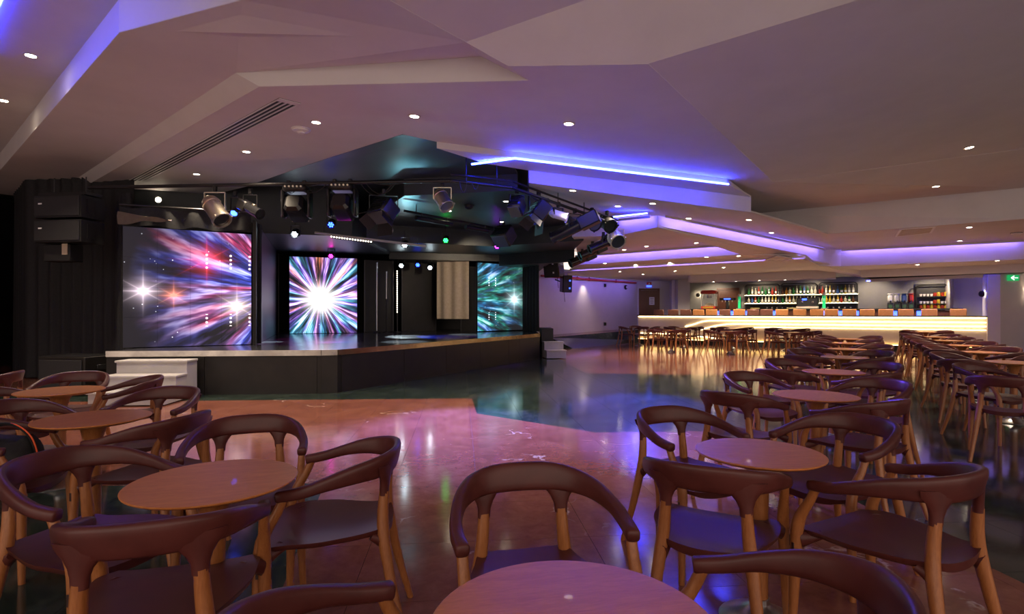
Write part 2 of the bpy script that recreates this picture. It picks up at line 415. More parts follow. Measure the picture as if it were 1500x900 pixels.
# curved dropped beam in front of the bar
arc = [B(2.0+.25-.25*math.cos(a), -.25+.25*math.sin(-a)+.25, 0) for a in (0, .4, .8, 1.2, PI/2)]
beam = MB().prism([(p.x, p.y) for p in arc]+[tuple(B(7.0, -.25+.25-.25, 0).xy), tuple(B(7.0, .7, 0).xy), tuple(B(2.0, .7, 0).xy)], 2.46, 2.80)
beam.build('ceiling_beam', M['plaster'], ceiling, smooth=False)

# blue cove lights on the ceiling
def led_strip(pts, label, r=.012, core=True):
    mb = MB().tube(pts, r, 6); o = thing('cove_light', label, 'light', pts[0])
    mb2 = MB(); mb2.v = [tuple(Vector(v)-pts[0]) for v in mb.v]; mb2.f = mb.f
    mb2.build('light_tube', M['led_blue'], o)
    mb = MB().tube([p-pts[0]+Vector((0, -.016, -.004)) for p in pts], r*.3, 6); mb.build('light_core', M['led_blue_core'], o)
    return o
off = Vector((.01, -.035, -.02))
led_strip([f1l+(f2l-f1l)*.17+Vector((-.35, .42, -.02)), f1l+(f2l-f1l)*.235+off, f1l+(f2l-f1l)*.6+off, f2l+off], 'long bright blue cove light bent above the stage front corner', .016)
led_strip([atY(898, 318, 11.4), atY(948, 312.5, 10.9)], 'short blue cove light behind the stage lighting pipe', .016)
led_strip([n1+Vector((-.05, .12, -.06)), n2+Vector((-.05, .12, -.06))], 'blue cove light along the soffit above the bar counter', .010)
led_strip([at(-30, 75, 4.165), at(14, -25, 4.165), at(60, -130, 4.165)], 'blue cove light at the far upper left ceiling', .006)
led_strip([at(905, 402, 2.80), at(1000, 398, 2.80)], 'faint blue cove light over the wall near the wooden door', .008)

def hidden_cove(a, b, label, col='led_violet'):
    "light tube behind a small lip at the top of a ceiling step"
    a, b = Vector(a), Vector(b); d = (b-a).normalized(); n = Vector((-d.y, d.x, 0)).normalized()
    if n.y > 0: n = -n
    o = thing('cove_light', label, 'light', a)
    p0, p1 = n*.13+Vector((0, 0, -.025))+d*.1, (b-a)+n*.13+Vector((0, 0, -.025))-d*.1
    MB().cyl(p0, p1, .010, n=6).build('light_tube', M[col], o)
    mb = MB(); q = n*.17; w = n*.02
    mb.add([q+d*.02, (b-a)+q-d*.02, (b-a)+q+w-d*.02, q+w+d*.02]+[v+Vector((0, 0, -.06)) for v in (q+d*.02, (b-a)+q-d*.02, (b-a)+q+w-d*.02, q+w+d*.02)], [(0, 1, 2, 3), (7, 6, 5, 4), (0, 4, 5, 1), (1, 5, 6, 2), (2, 6, 7, 3), (3, 7, 4, 0)]).build('cove_lip', M['plaster'], o, smooth=False)
    return o
M['led_violet'] = mat('led_violet', (.2, .1, 1), .4, emit=(.27, .18, 1), es=14)
hidden_cove(p3, k0, 'violet cove light along the slanted ceiling ridge'); hidden_cove(k1, k2, 'violet cove light on the step behind the air grille')
hidden_cove(p4, p3, 'violet cove light behind the short blue one'); hidden_cove(r1, r2, 'violet cove light in the second ceiling step')
hidden_cove(s1, s2, 'violet cove light in the third ceiling step')
hidden_cove(Vector((1.9, 20.3, zS)), Vector((5.9, 24.6, zS)), 'added violet cove light tinting the top of the white wall')  # added tube that turns the white wall lavender

# ------------------------------------------------------------------ walls, door, columns
def wall(name, a, b, z0, z1, m, th=.12):
    a, b = Vector(a), Vector(b); d = (b-a).normalized(); n = Vector((-d.y, d.x))*th
    if n.y < 0: n = -n
    return struct(name, MB().prism([tuple(a), tuple(b), tuple(b+n), tuple(a+n)], z0, z1), M[m])
wall('wall_left', (.86, 19.9), (5.8, 25.3), 0, 2.95, 'plaster_wall')
wall('wall_door', (5.8, 25.3), (7.75, 25.6), 0, 2.95, 'plaster_wall')
struct('wall_column', MB().prism([(7.35, 24.2), (7.85, 24.1), (8.0, 26.5), (7.4, 26.5)], 0, 2.95), M['plaster_wall'])
bw0, bw1 = B(.3, 4.5, 0), B(11.0, 4.5, 0)
wall('wall_bar', bw0.xy, bw1.xy, 0, 3.0, 'grey_wall')
bl = B(.95, 2.7, 0)
struct('wall_bar_side', MB().prism([tuple(B(.6, 2.9, 0).xy), tuple(B(.75, 2.9, 0).xy), tuple(B(.75, 4.6, 0).xy), tuple(B(.6, 4.6, 0).xy)], 0, 2.9), M['plaster_wall'])
struct('wall_bar_end', MB().prism([tuple(B(10.55, 2.6, 0).xy), tuple(B(11.2, 2.6, 0).xy), tuple(B(11.2, 4.6, 0).xy), tuple(B(10.55, 4.6, 0).xy)], 0, 2.9), M['plaster_wall'])
struct('wall_bar_corner', MB().prism([tuple(B(10.55, 2.6, 0).xy), tuple(B(13, 2.6, 0).xy), tuple(B(13, 2.75, 0).xy), tuple(B(10.55, 2.75, 0).xy)], 0, 2.9), M['plaster_wall'])
cr0, cr1 = B(11.0, -.1, 0), B(11.3, -.1, 0)
struct('wall_pillar', MB().prism([tuple(cr0.xy), tuple(cr1.xy), tuple(B(11.3, .6, 0).xy), tuple(B(11.0, .6, 0).xy)], 0, 2.7), M['plaster_wall'])
wall('wall_right', (cr1.x, cr1.y), (16.0, 16.75), 0, 2.7, 'plaster_wall')
struct('wall_right_pillar', MB().prism([(15.75, 16.2), (17.5, 16.1), (17.5, 17), (15.75, 17)], 0, 2.7), M['plaster_wall'])
wall('wall_side', (17.2, 16.2), (18.2, -3), 0, 4.6, 'plaster_wall')
wall('wall_far_left', (-12.6, 20), (-12.4, -3), 0, 4.6, 'plaster_wall')
# low ramp and landing along the left wall
wd = Vector((5.8-.86, 25.3-19.9)).normalized(); wn = Vector((wd.y, -wd.x))
a0 = Vector((.95, 19.9))+wn*.02; a1 = Vector((5.75, 25.25))
ra = MB(); A0, A1, C0_, C1_ = a0, a1, a0+wn*.55, a1+wn*.55; D0, D1 = a0+wn*1.25+wd*.4, a1+wn*1.0
ra.add([(*A0, .42), (*A1, .54), (*C1_, .50), (*C0_, .38), (*D0, .0), (*D1, .0), (*A0, 0), (*A1, 0)],
       [(0, 1, 2, 3), (3, 2, 5, 4), (0, 3, 4, 6), (1, 7, 5, 2), (0, 6, 7, 1), (6, 4, 5, 7)])
struct('floor_ramp', ra, M['green_marble'])
lt = MB(); lt.add([(*A0, .425), (*A1, .545), (*C1_, .505), (*C0_, .385)], [(0, 1, 2, 3)]); lt.add([(*A0, .42), (*A1, .54), (*C1_, .50), (*C0_, .38)], [(0, 1, 2, 3)])
struct('floor_landing', lt, M['red_marble'])
wp = MB(); n3_ = Vector((wn.x, wn.y, 0))
p_a = Vector((1.0, 20.05, 2.62))+n3_*.10; p_b = Vector((5.6, 25.08, 2.62))+n3_*.10
wp.cyl(p_a, p_b, .042, n=10)
pip = thing('wall_pipe', 'red painted pipe running along the top of the white wall', 'pipe', (p_a+p_b)/2)
for v in range(len(wp.v)): wp.v[v] = tuple(Vector(wp.v[v])-(p_a+p_b)/2)
wp.build('pipe_run', M['red_pipe'], pip)
for t in (.2, .33, .45, .75):
    c = (p_b-p_a)*(t-.5); MB().cyl(c-wd.to_3d()*.05, c+wd.to_3d()*.05, .056, n=10).build('pipe_joint', M['red_pipe'], pip)
    MB().box(c+Vector((0, 0, .1)), (.03, .03, .14)).build('bracket', M['dark_metal'], pip)
# wooden service door
dr = thing('door_1', 'dark red-brown wooden service door with a notice sheet', 'door', (6.36, 25.36, .25)); del dr['category']; dr['kind'] = 'structure'
MB().box((0, -.02, 1.02), (.80, .05, 2.04)).build('door_leaf', M['door_wood'], dr)
for x in (-.44, .44): MB().box((x, -.03, 1.05), (.08, .08, 2.12)).build('door_jamb', M['door_wood'], dr)
MB().box((0, -.03, 2.09), (.96, .08, .09)).build('door_head', M['door_wood'], dr)
MB().box((.12, -.052, 1.55), (.24, .004, .36)).build('notice', M['paper'], dr)
for k in range(4): MB().box((.12, -.055, 1.66-.07*k), (.16-.03*(k % 2), .002, .018)).build('notice_line', M['grout'], dr)
MB().cyl((.32, -.045, .95), (.32, -.11, .95), .02).build('door_knob', M['silver'], dr)
sg = thing('wall_sign', 'small red and blue notice sign on wall above service door', 'sign', (6.36, 25.33, 2.55))
MB().box((0, 0, .06), (.22, .01, .13)).build('red_plate', M['sign_red'], sg); MB().box((0, 0, -.06), (.22, .01, .06)).build('blue_plate', M['bar_blue'], sg)
MB().add([(-.06, -.008, .02), (.06, -.008, .02), (0, -.008, .1)], [(0, 1, 2)]).build('triangle_mark', M['sign_white'], sg)
for nm, t, z, lb in (('wall_socket', .62, .78, 'small dark socket low on the white wall'), ('wall_speaker', .62, 2.42, 'tiny grey wall box beside the red pipe'), ('alarm_bell', .86, 2.4, 'round green-grey alarm disc beside the red pipe')):
    p = a0+(a1-a0)*t+wn*.03; o = thing(nm, lb, 'wall fitting', (*p, z)); o.rotation_euler[2] = math.atan2(wd.y, wd.x)
    if nm == 'alarm_bell':
        R = Matrix.Rotation(PI/2, 3, 'X'); MB().lathe([(.10, -.02), (.11, 0), (.09, .04), (.03, .05)], 20, R=R).build('disc', M['dark_metal'], o); MB().lathe([(.05, .05), (.045, .06)], 16, R=R).build('hub', M['sign_white'], o)
    else:
        MB().bbox((0, 0, 0), (.1, .06, .14)).build('box', M['dark_metal'], o); MB().bbox((0, -.035, 0), (.06, .01, .09)).build('face', M['black_gloss'], o)

# ------------------------------------------------------------------ stage
SZ = .69
S = [(-6.25, 8.42), (-3.03, 8.68), (-2.80, 8.76), (.76, 15.2), (.76, 19.1), (-12.1, 19.1), (-12.1, 13.2), (-9.3, 11.0), (-7.0, 10.4), (-6.45, 10.0), (-6.25, 9.9)]
stage = thing('stage', 'black show stage with a metal edge strip and glossy floor', 'stage', (-3, 12, 0))
so = Vector((3, -12, 0))
def sb(mb, name, m, parent=stage, smooth=False):
    mb.v = [tuple(Vector(v)+so) for v in mb.v]; return mb.build(name, M[m], parent, smooth)
sb(MB().prism(S, 0, SZ-.1), 'stage_body', 'black_panel')
sb(MB().prism(S, SZ-.1, SZ), 'stage_deck', 'stage_floor')
def strip(a, b, out, z0, z1, th):
    a, b = Vector(a), Vector(b); d = (b-a).normalized(); n = Vector((d.y, -d.x))
    return MB().prism([tuple(a+n*out), tuple(b+n*out), tuple(b+n*(out-th)), tuple(a+n*(out-th))], z0, z1)
for i in range(3):
    sb(strip(S[i], S[i+1], .025, SZ-.085, SZ+.004, .05), 'metal_edge', 'trim_metal')
for a, b, cuts in ((S[0], S[1], (0, .45, .98)), (S[1], S[2], (0, 1)), (S[2], S[3], (.01, .22, .40, .58, .76, .84, 1))):
    a, b = Vector(a), Vector(b)
    for t0, t1 in zip(cuts, cuts[1:]):
        d = (b-a).normalized()*.004
        sb(strip(a+(b-a)*t0+d, a+(b-a)*t1-d, .012, .0, SZ-.088, .02), 'front_panel', 'black_panel')
# low black block and white steps at the stage's right end
o = tag(MB().bbox((0, 0, .41), (.35, 1.1, .82), .01).build('stage_block', M['black_panel'], loc=(1.02, 16.3, 0)), 'low black block beside white steps at the stage end', 'block')
def steps(name, label, n, w, rise, run, loc, rz, top):
    t = thing(name, label, 'steps', loc, rz)
    for k in range(n):
        MB().bbox((0, -run*(k+.5)+0, (top-rise*k)/2), (w, run, top-rise*k-.03), .004).build('riser', M['white_step'], t, smooth=False)
        MB().bbox((0, -run*(k+.5)-.012, top-rise*k-.016), (w+.03, run+.025, .032), .006).build('tread', M['white_step'], t, smooth=False)
    return t
steps('stage_steps', 'white wooden steps beside the subwoofer at the stage front', 3, 1.0, .19, .30, (-5.35, 8.38, 0), math.radians(4), .58)
steps('stage_steps', 'small white steps by the low black block at the stage end', 2, .55, .22, .28, (1.13, 15.62, 0), math.radians(10), .46)

# ------------------------------------------------------------------ stage ceiling (black) and back walls
BC = []
bc = struct('ceiling_stage', MB().prism([(-12.4, 10.2), (-4, 10.5), (.4, 9.6), (1.9, 13), (1.9, 19.8), (-12.4, 19.8)], 4.02, 4.1), M['black_ceiling'])
zV = 3.46
u1, u2 = at(592, 287, zV), at(758, 279, zV)
bcp = [
    (g3, g2, g1, f1, f1+(f2-f1)*.20, up(u2, 3.75), up(u1, 3.78)),
    (up(u1, 3.78), up(u2, 3.75), u2, u1),
    (u1, u2, at(838, 350, 3.0)+Vector((0, 0, .46)), (1.7, 13.4, zV), (-.5, 14.6, zV), (-3.6, 13.4, zV)),
    (u1, (-3.6, 13.4, zV), (-3.6, 13.4, 3.9), up(u1, 3.9)),
    ((-3.6, 13.4, zV), (-.5, 14.6, zV), (-.5, 14.6, 3.05), (-3.6, 13.4, 3.05)), ((-.5, 14.6, zV), (1.75, 13.4, zV), (1.75, 13.4, 3.05), (-.5, 14.6, 3.05)),
    ((-3.6, 13.4, 3.05), (-.5, 14.6, 3.05), (1.75, 13.4, 3.05), (1.75, 15.4, 3.05), (-.4, 16.8, 3.05), (-3.6, 16, 3.05)),
    ((-8.6, 10.6, 3.42), (-3.6, 12.2, 3.42), (-3.6, 12.2, 2.98), (-8.6, 10.6, 2.98)), ((-8.6, 10.6, 2.98), (-3.6, 12.2, 2.98), (-3.6, 16, 2.98), (-8.6, 16, 2.98)),
    ((-3.6, 12.2, 2.98), (-3.6, 16, 2.98), (-3.6, 16, 3.5), (-3.6, 12.2, 3.5)),
    ((-8.6, 10.6, 3.42), (-3.6, 12.2, 3.42), (-3.6, 12.2, 4.02), (-8.6, 10.6, 4.02)),
    ((-.4, 16.8, 3.05), (1.75, 15.4, 3.05), (1.75, 15.4, 2.72), (-.4, 16.8, 2.72)), ((-3.6, 16, 3.05), (-.4, 16.8, 3.05), (-.4, 16.8, 2.85), (-3.6, 16, 2.85)),
    ((-.4, 16.8, 2.72), (1.75, 15.4, 2.72), (1.1, 16.2, 2.72), (.9, 20, 2.72), (-.4, 20, 2.72)), ((-3.6, 16, 2.85), (-.4, 16.8, 2.85), (-.4, 20, 2.85), (-3.6, 20, 2.85)),
]
for vs in bcp: panel(*vs).build('ceiling_panel', M['black_ceiling'], bc, smooth=False)
wall('wall_stage', (-12.3, 19.2), (.8, 19.2), 0, 4.0, 'black_panel')
wall('wall_stage_side', (-12.3, 19.2), (-12.2, 9.5), 0, 4.0, 'black_panel')
def flat_wall(pts, z0, z1, nm):
    for a, b in zip(pts, pts[1:]): wall(nm, a, b, z0, z1, 'black_panel', .06)
# black flats standing on the stage
def flat(label, a, b, z0, z1, m='black_panel', cat='stage flat', name='stage_flat'):
    a, b = Vector(a), Vector(b); c = (a+b)/2; L = (b-a).length
    z0 += .003; o = thing(name, label, cat, (*c, z0), math.atan2((b-a).y, (b-a).x))
    MB().box((0, 0, (z1-z0)/2), (L, .05, z1-z0)).build('board', M[m], o)
    for x in (-L/2+.02, L/2-.02): MB().box((x, -.03, (z1-z0)/2), (.035, .02, z1-z0-.02)).build('edge_batten', M['dark_metal'], o)
    return o
flat('tall black flat between the two left video screens', at(372, 506, SZ).xy, (-6.7, 15.6), SZ, 2.97)
flat('black flat to the right of the starburst screen', (-4.4, 16.2), (-3.6, 16.6), SZ, 2.84)
flat('wide black flat with the vertical LED batten', (-3.45, 17.0), (-2.45, 17.6), SZ, 2.84)
flat('black flat beside the small right video screen', (-1.6, 17.0), (-1.1, 16.9), SZ, 2.7)
# drapes
def drape(name, label, path, z0, z1, m, amp=.05, wl=.22, cat='curtain', n=None):
    path = [Vector(p) for p in path]; L = sum((b-a).length for a, b in zip(path, path[1:])); n = int(L/wl*8); o3 = Vector((*path[0], 0))
    pts = []
    for k in range(n+1):
        d = L*k/n; s = d
        for a, b in zip(path, path[1:]):
            l = (b-a).length
            if d <= l+1e-6: break
            d -= l
        t = (b-a).normalized(); nn = Vector((-t.y, t.x))
        w = math.sin(2*PI*s/wl)*amp*(.6+.4*math.sin(s*2.3+1)); pts.append((a+t*d, nn*w))
    rows = 9; rings = []
    for r in range(rows):
        f = r/(rows-1); z = z0+(z1-z0)*f; k = 1.15-.5*f
        rings.append([Vector((*(p+w*k), z))-o3 for p, w in pts])
    mb = MB(); mb.loft(rings, False, False)
    back = [[v+Vector((0, .012, 0)) for v in r] for r in rings]; mb.loft(back, False, False)
    root = thing(name, label, cat, (o3.x, o3.y, z0 if z0 > .5 else 0))
    off_ = root.location.z
    for i, v in enumerate(mb.v): mb.v[i] = (v[0], v[1], v[2]-off_)
    mb.build('cloth', M[m], root, ang=80)
    hem = MB(); hem.loft([[Vector((*(p+w*.7), z1+dz))-o3-Vector((0, 0, off_)) for p, w in pts] for dz in (-.08, .01)], False, False); hem.loft([[Vector((*(p+w*.7), z1+dz))-o3-Vector((0, .015, off_)) for p, w in pts] for dz in (-.08, .01)], False, False)
    hem.build('header_tape', M[m], root, ang=80)
    return root
drape('black_curtain', 'tall black pleated curtain wrapping the corner behind the hung speakers', [(-10.9, 12.0), (-9.5, 10.65), (-8.6, 10.55), (-7.0, 10.1)], .02, 3.86, 'black_drape', .06, .26)
drape('black_curtain', 'narrow black curtain at the left edge of the large screen', [(-7.05, 9.75), (-6.62, 9.45)], .02, 3.35, 'black_drape', .05, .16)
drape('black_curtain', 'thin black curtain at the right edge of the large screen', [at(369, 505, SZ).xy, at(384, 504, SZ).xy], SZ+.01, 2.95, 'black_drape', .03, .10)
drape('black_curtain', 'black gathered curtain at the far right end of the stage', [(.35, 17.6), (.82, 16.6)], SZ+.01, 2.75, 'black_drape', .07, .2)
drape('black_curtain', 'black curtain closing the stage side by the white wall', [(.80, 19.6), (.80, 16.7)], SZ+.01, 2.75, 'black_drape', .04, .3)
bcu = drape('beige_curtain', 'beige cloth curtain hanging short of the stage floor', [(-2.34, 17.0), (-1.32, 16.75)], 1.08, 3.3, 'beige_drape', .045, .36)
# black top cloth over large screen
o = thing('screen_valance', 'black cloth valance hung over the large video screen', 'valance', atY(175, 312, 9.30))
v = MB(); ps = [atY(175, 0, 9.3).xy, atY(367, 0, 10.1).xy]; rings = []
for z in (3.10, 2.95, 2.78):
    rings.append([Vector((ps[0].x+(ps[1].x-ps[0].x)*k/24, ps[0].y+(ps[1].y-ps[0].y)*k/24+.03*math.sin(k*1.3)*(1 if z < 3.05 else .3), z-.025*math.sin(k*.8)))-o.location for k in range(25)])
v.loft(rings, False, False); v.loft([[p+Vector((0, .02, 0)) for p in r] for r in rings], False, False); v.build('cloth', M['black_drape'], o, ang=80)
MB().cyl(Vector((*ps[0], 3.13))-o.location, Vector((*ps[1], 3.13))-o.location, .02).build('batten', M['dark_metal'], o)
tr = MB(); tr.loft([[Vector((.02+.06*k, -.07+.03*k*.3, .02-.012*k)) for k in range(15)], [Vector((.02+.06*k, -.09+.03*k*.3, -.06-.004*k-.03*math.sin(k*.5))) for k in range(15)], [Vector((.02+.06*k, -.07+.03*k*.3, -.20+.006*k-.02*math.sin(k*.7))) for k in range(15)]], False, False)
tr.build('cloth_fold', M['taupe_cloth'], o, ang=80)

# ------------------------------------------------------------------ video screens (LED cabinets)
def screen_mat(name, cx, cz, K, stars, palette, core, fade, dim, dcols=()):
    m, t, b = base(name); em = b.inputs['Emission Color']
    tc = t.new('ShaderNodeTexCoord'); sx = t.new('ShaderNodeSeparateXYZ')
    m['tc'] = tc.name; t.put(sx.inputs[0], tc.outputs['Object'])
    x = t.m('SUBTRACT', sx.outputs['X'], cx); z = t.m('SUBTRACT', sx.outputs['Z'], cz)
    cb = t.new('ShaderNodeCombineXYZ'); t.put(cb.inputs[0], x); t.put(cb.inputs[1], z)
    ln = t.new('ShaderNodeVectorMath', operation='LENGTH'); t.put(ln.inputs[0], cb.outputs[0]); r = ln.outputs['Value']
    nv = t.new('ShaderNodeVectorMath', operation='NORMALIZE'); t.put(nv.inputs[0], cb.outputs[0])
    sc = t.new('ShaderNodeVectorMath', operation='SCALE'); t.put(sc.inputs[0], nv.outputs[0]); sc.inputs['Scale'].default_value = K
    ax = t.new('ShaderNodeSeparateXYZ'); t.put(ax.inputs[0], sc.outputs[0])
    v3 = t.new('ShaderNodeCombineXYZ'); t.put(v3.inputs[0], ax.outputs[0]); t.put(v3.inputs[1], ax.outputs[1]); t.put(v3.inputs[2], t.m('MULTIPLY', r, .9))
    n = t.noise(v3.outputs[0], 1.0, 3, .6)
    v4 = t.new('ShaderNodeVectorMath', operation='ADD'); t.put(v4.inputs[0], v3.outputs[0]); v4.inputs[1].default_value = (7, 3, 5)
    hue = t.noise(v4.outputs[0], .55, 2, .5)
    st = t.ramp(n, [(.38, (0, 0, 0)), (.48, (.30, .30, .30)), (.60, (1.6, 1.6, 1.6))])
    col = t.ramp(hue, palette)
    val = t.mix(1, col, st, 'MULTIPLY')
    wht = t.ramp(n, [(.54, (0, 0, 0)), (.68, (.9, .9, .9))]); val = t.mix(1, val, wht, 'ADD')
    fd = t.m('POWER', t.m('SUBTRACT', 1, t.m('MULTIPLY', r, fade), clamp=True), 1.2); val = t.mix(1, val, fd, 'MULTIPLY')
    if core:
        g = t.m('MULTIPLY', t.m('POWER', 2.718, t.m('MULTIPLY', t.m('MULTIPLY', r, r), -core)), t.m('ADD', t.m('MULTIPLY', n, 3.2), .2))
        val = t.mix(1, val, t.mix(g, (0, 0, 0, 1), (1, .95, .9, 1)), 'ADD')
        g2 = t.m('MULTIPLY', t.m('POWER', 2.718, t.m('MULTIPLY', t.m('MULTIPLY', r, r), -core*.45)), t.m('SUBTRACT', n, .42, clamp=True))
        val = t.mix(1, val, t.mix(t.m('MULTIPLY', g2, 3, clamp=True), (0, 0, 0, 1), (.9, .12, .03, 1)), 'ADD')
    for px, pz, s, c in stars:
        dx = t.m('ABSOLUTE', t.m('SUBTRACT', sx.outputs['X'], px)); dz = t.m('ABSOLUTE', t.m('SUBTRACT', sx.outputs['Z'], pz))
        d2 = t.m('ADD', t.m('MULTIPLY', dx, dx), t.m('MULTIPLY', dz, dz))
        glow = t.m('DIVIDE', s*s*.035, t.m('ADD', d2, s*s*.02))
        fall = t.m('POWER', 2.718, t.m('MULTIPLY', d2, -6/s))
        hor = t.m('DIVIDE', .010, t.m('ADD', dz, .008)); ver = t.m('DIVIDE', .008, t.m('ADD', dx, .008))
        dia = t.m('DIVIDE', .008, t.m('ADD', t.m('ABSOLUTE', t.m('SUBTRACT', dx, t.m('MULTIPLY', dz, 1.6))), .010))
        I = t.m('MULTIPLY', t.m('ADD', t.m('ADD', hor, ver), t.m('ADD', dia, glow)), fall)
        I = t.m('MULTIPLY', I, .8)
        val = t.mix(1, val, t.mix(t.m('MINIMUM', I, 1), (0, 0, 0, 1), (*c, 1)), 'ADD')
    # scattered sparks
    vo = t.new('ShaderNodeTexVoronoi'); vo.inputs['Scale'].default_value = 9; t.put(vo.inputs['Vector'], tc.outputs['Object'])
    dots = t.ramp(vo.outputs['Distance'], [(.05, (1, 1, 1)), (.10, (0, 0, 0))])
    gate = t.ramp(t.noise(tc.outputs['Object'], 1.7, 1), [(.52, (0, 0, 0)), (.6, (.8, .8, .9))])
    val = t.mix(1, val, t.mix(1, dots, gate, 'MULTIPLY'), 'ADD')
    for cxd, cc in dcols:
        ddx = t.m('ABSOLUTE', t.m('SUBTRACT', sx.outputs['X'], cxd)); fz = t.m('SUBTRACT', t.m('MODULO', sx.outputs['Z'], .075), .0375)
        dd = t.m('SQRT', t.m('ADD', t.m('MULTIPLY', ddx, ddx), t.m('MULTIPLY', fz, fz)))
        on_ = t.m('LESS_THAN', dd, .020)
        band = t.m('ADD', t.m('LESS_THAN', t.m('ABSOLUTE', t.m('SUBTRACT', sx.outputs['Z'], 1.50)), .15), t.m('LESS_THAN', t.m('ABSOLUTE', t.m('SUBTRACT', sx.outputs['Z'], .45)), .11))
        val = t.mix(1, val, t.mix(t.m('MULTIPLY', on_, band), (0, 0, 0, 1), (*cc, 1)), 'ADD')
    val = t.mix(1, val, (*dim, 1), 'ADD')
    t.put(em, val); b.inputs['Emission Strength'].default_value = .75
    b.inputs['Base Color'].default_value = (.010, .010, .011, 1); b.inputs['Roughness'].default_value = .5; b.inputs['Specular IOR Level'].default_value = .12
    return m, tc
def screen(label, a, b, z0, z1, nc, nr, matargs, dots):
    a, b = Vector(a), Vector(b); w = (b-a).length; h = z1-z0
    o = thing('video_screen', label, 'video screen', (*a, z0), math.atan2((b-a).y, (b-a).x), 'video screens on the stage')
    m, tc = screen_mat('screen_image', *matargs); tc.object = o
    MB().box((w/2, .06, h/2), (w, .08, h)).build('back_frame', M['black_matte'], o)
    g = .0015
    for i in range(nc):
        for j in range(nr):
            MB().box((w*(i+.5)/nc, 0, h*(j+.5)/nr), (w/nc-2*g, .03, h/nr-2*g)).build('screen_panel', m, o, smooth=False)
    return o
P1_ = [(.25, (.02, .04, .5)), (.44, (.08, .12, .85)), (.53, (.42, .28, .85)), (.62, (.75, .03, .16)), (.72, (.3, .3, .9))]
P2_ = [(.25, (.02, .25, .6)), (.40, (.10, .55, .75)), (.5, (.15, .10, .7)), (.58, (.55, .25, .8)), (.7, (.9, .25, .10))]
P3_ = [(.25, (.01, .12, .5)), (.42, (.03, .35, .7)), (.52, (.05, .55, .6)), (.60, (.02, .5, .3)), (.7, (.1, .3, .9))]
screen('large LED video screen of purple light streaks and star flares', atY(180, 0, 9.1).xy, atY(368, 0, 10.1).xy, .70, 2.73, 4, 4,
       (2.55, 1.02, 7, [(.28, .95, .30, (.9, .7, .8)), (1.70, .70, .36, (1, .75, .6)), (1.22, 1.52, .5, (1, .06, .10)), (.72, .88, .16, (1, .3, .2))], P1_, 0, .40, (.012, .010, .013), [(1.22, (1, .75, .8)), (1.60, (1, .85, .8)), (1.91, (1, .7, .8))]), 0)
screen('LED video screen with a white starburst exploding outward', atY(424, 0, 15.1).xy, atY(523, 0, 15.7).xy, .70, 2.83, 3, 4,
       (.80, .95, 9, [], P2_, 11, .36, (.010, .009, .012)), 0)
screen('small LED video screen of blue-green streaks beside the beige curtain', atY(700, 0, 16.4).xy, atY(765, 0, 17.6).xy, .72, 2.78, 3, 4,
       (-1.3, .95, 9, [(1.45, .98, .5, (.7, .95, 1))], P3_, 0, .26, (.012, .012, .014), [(.42, (.8, .9, 1)), (.68, (.8, .9, 1))]), 0)

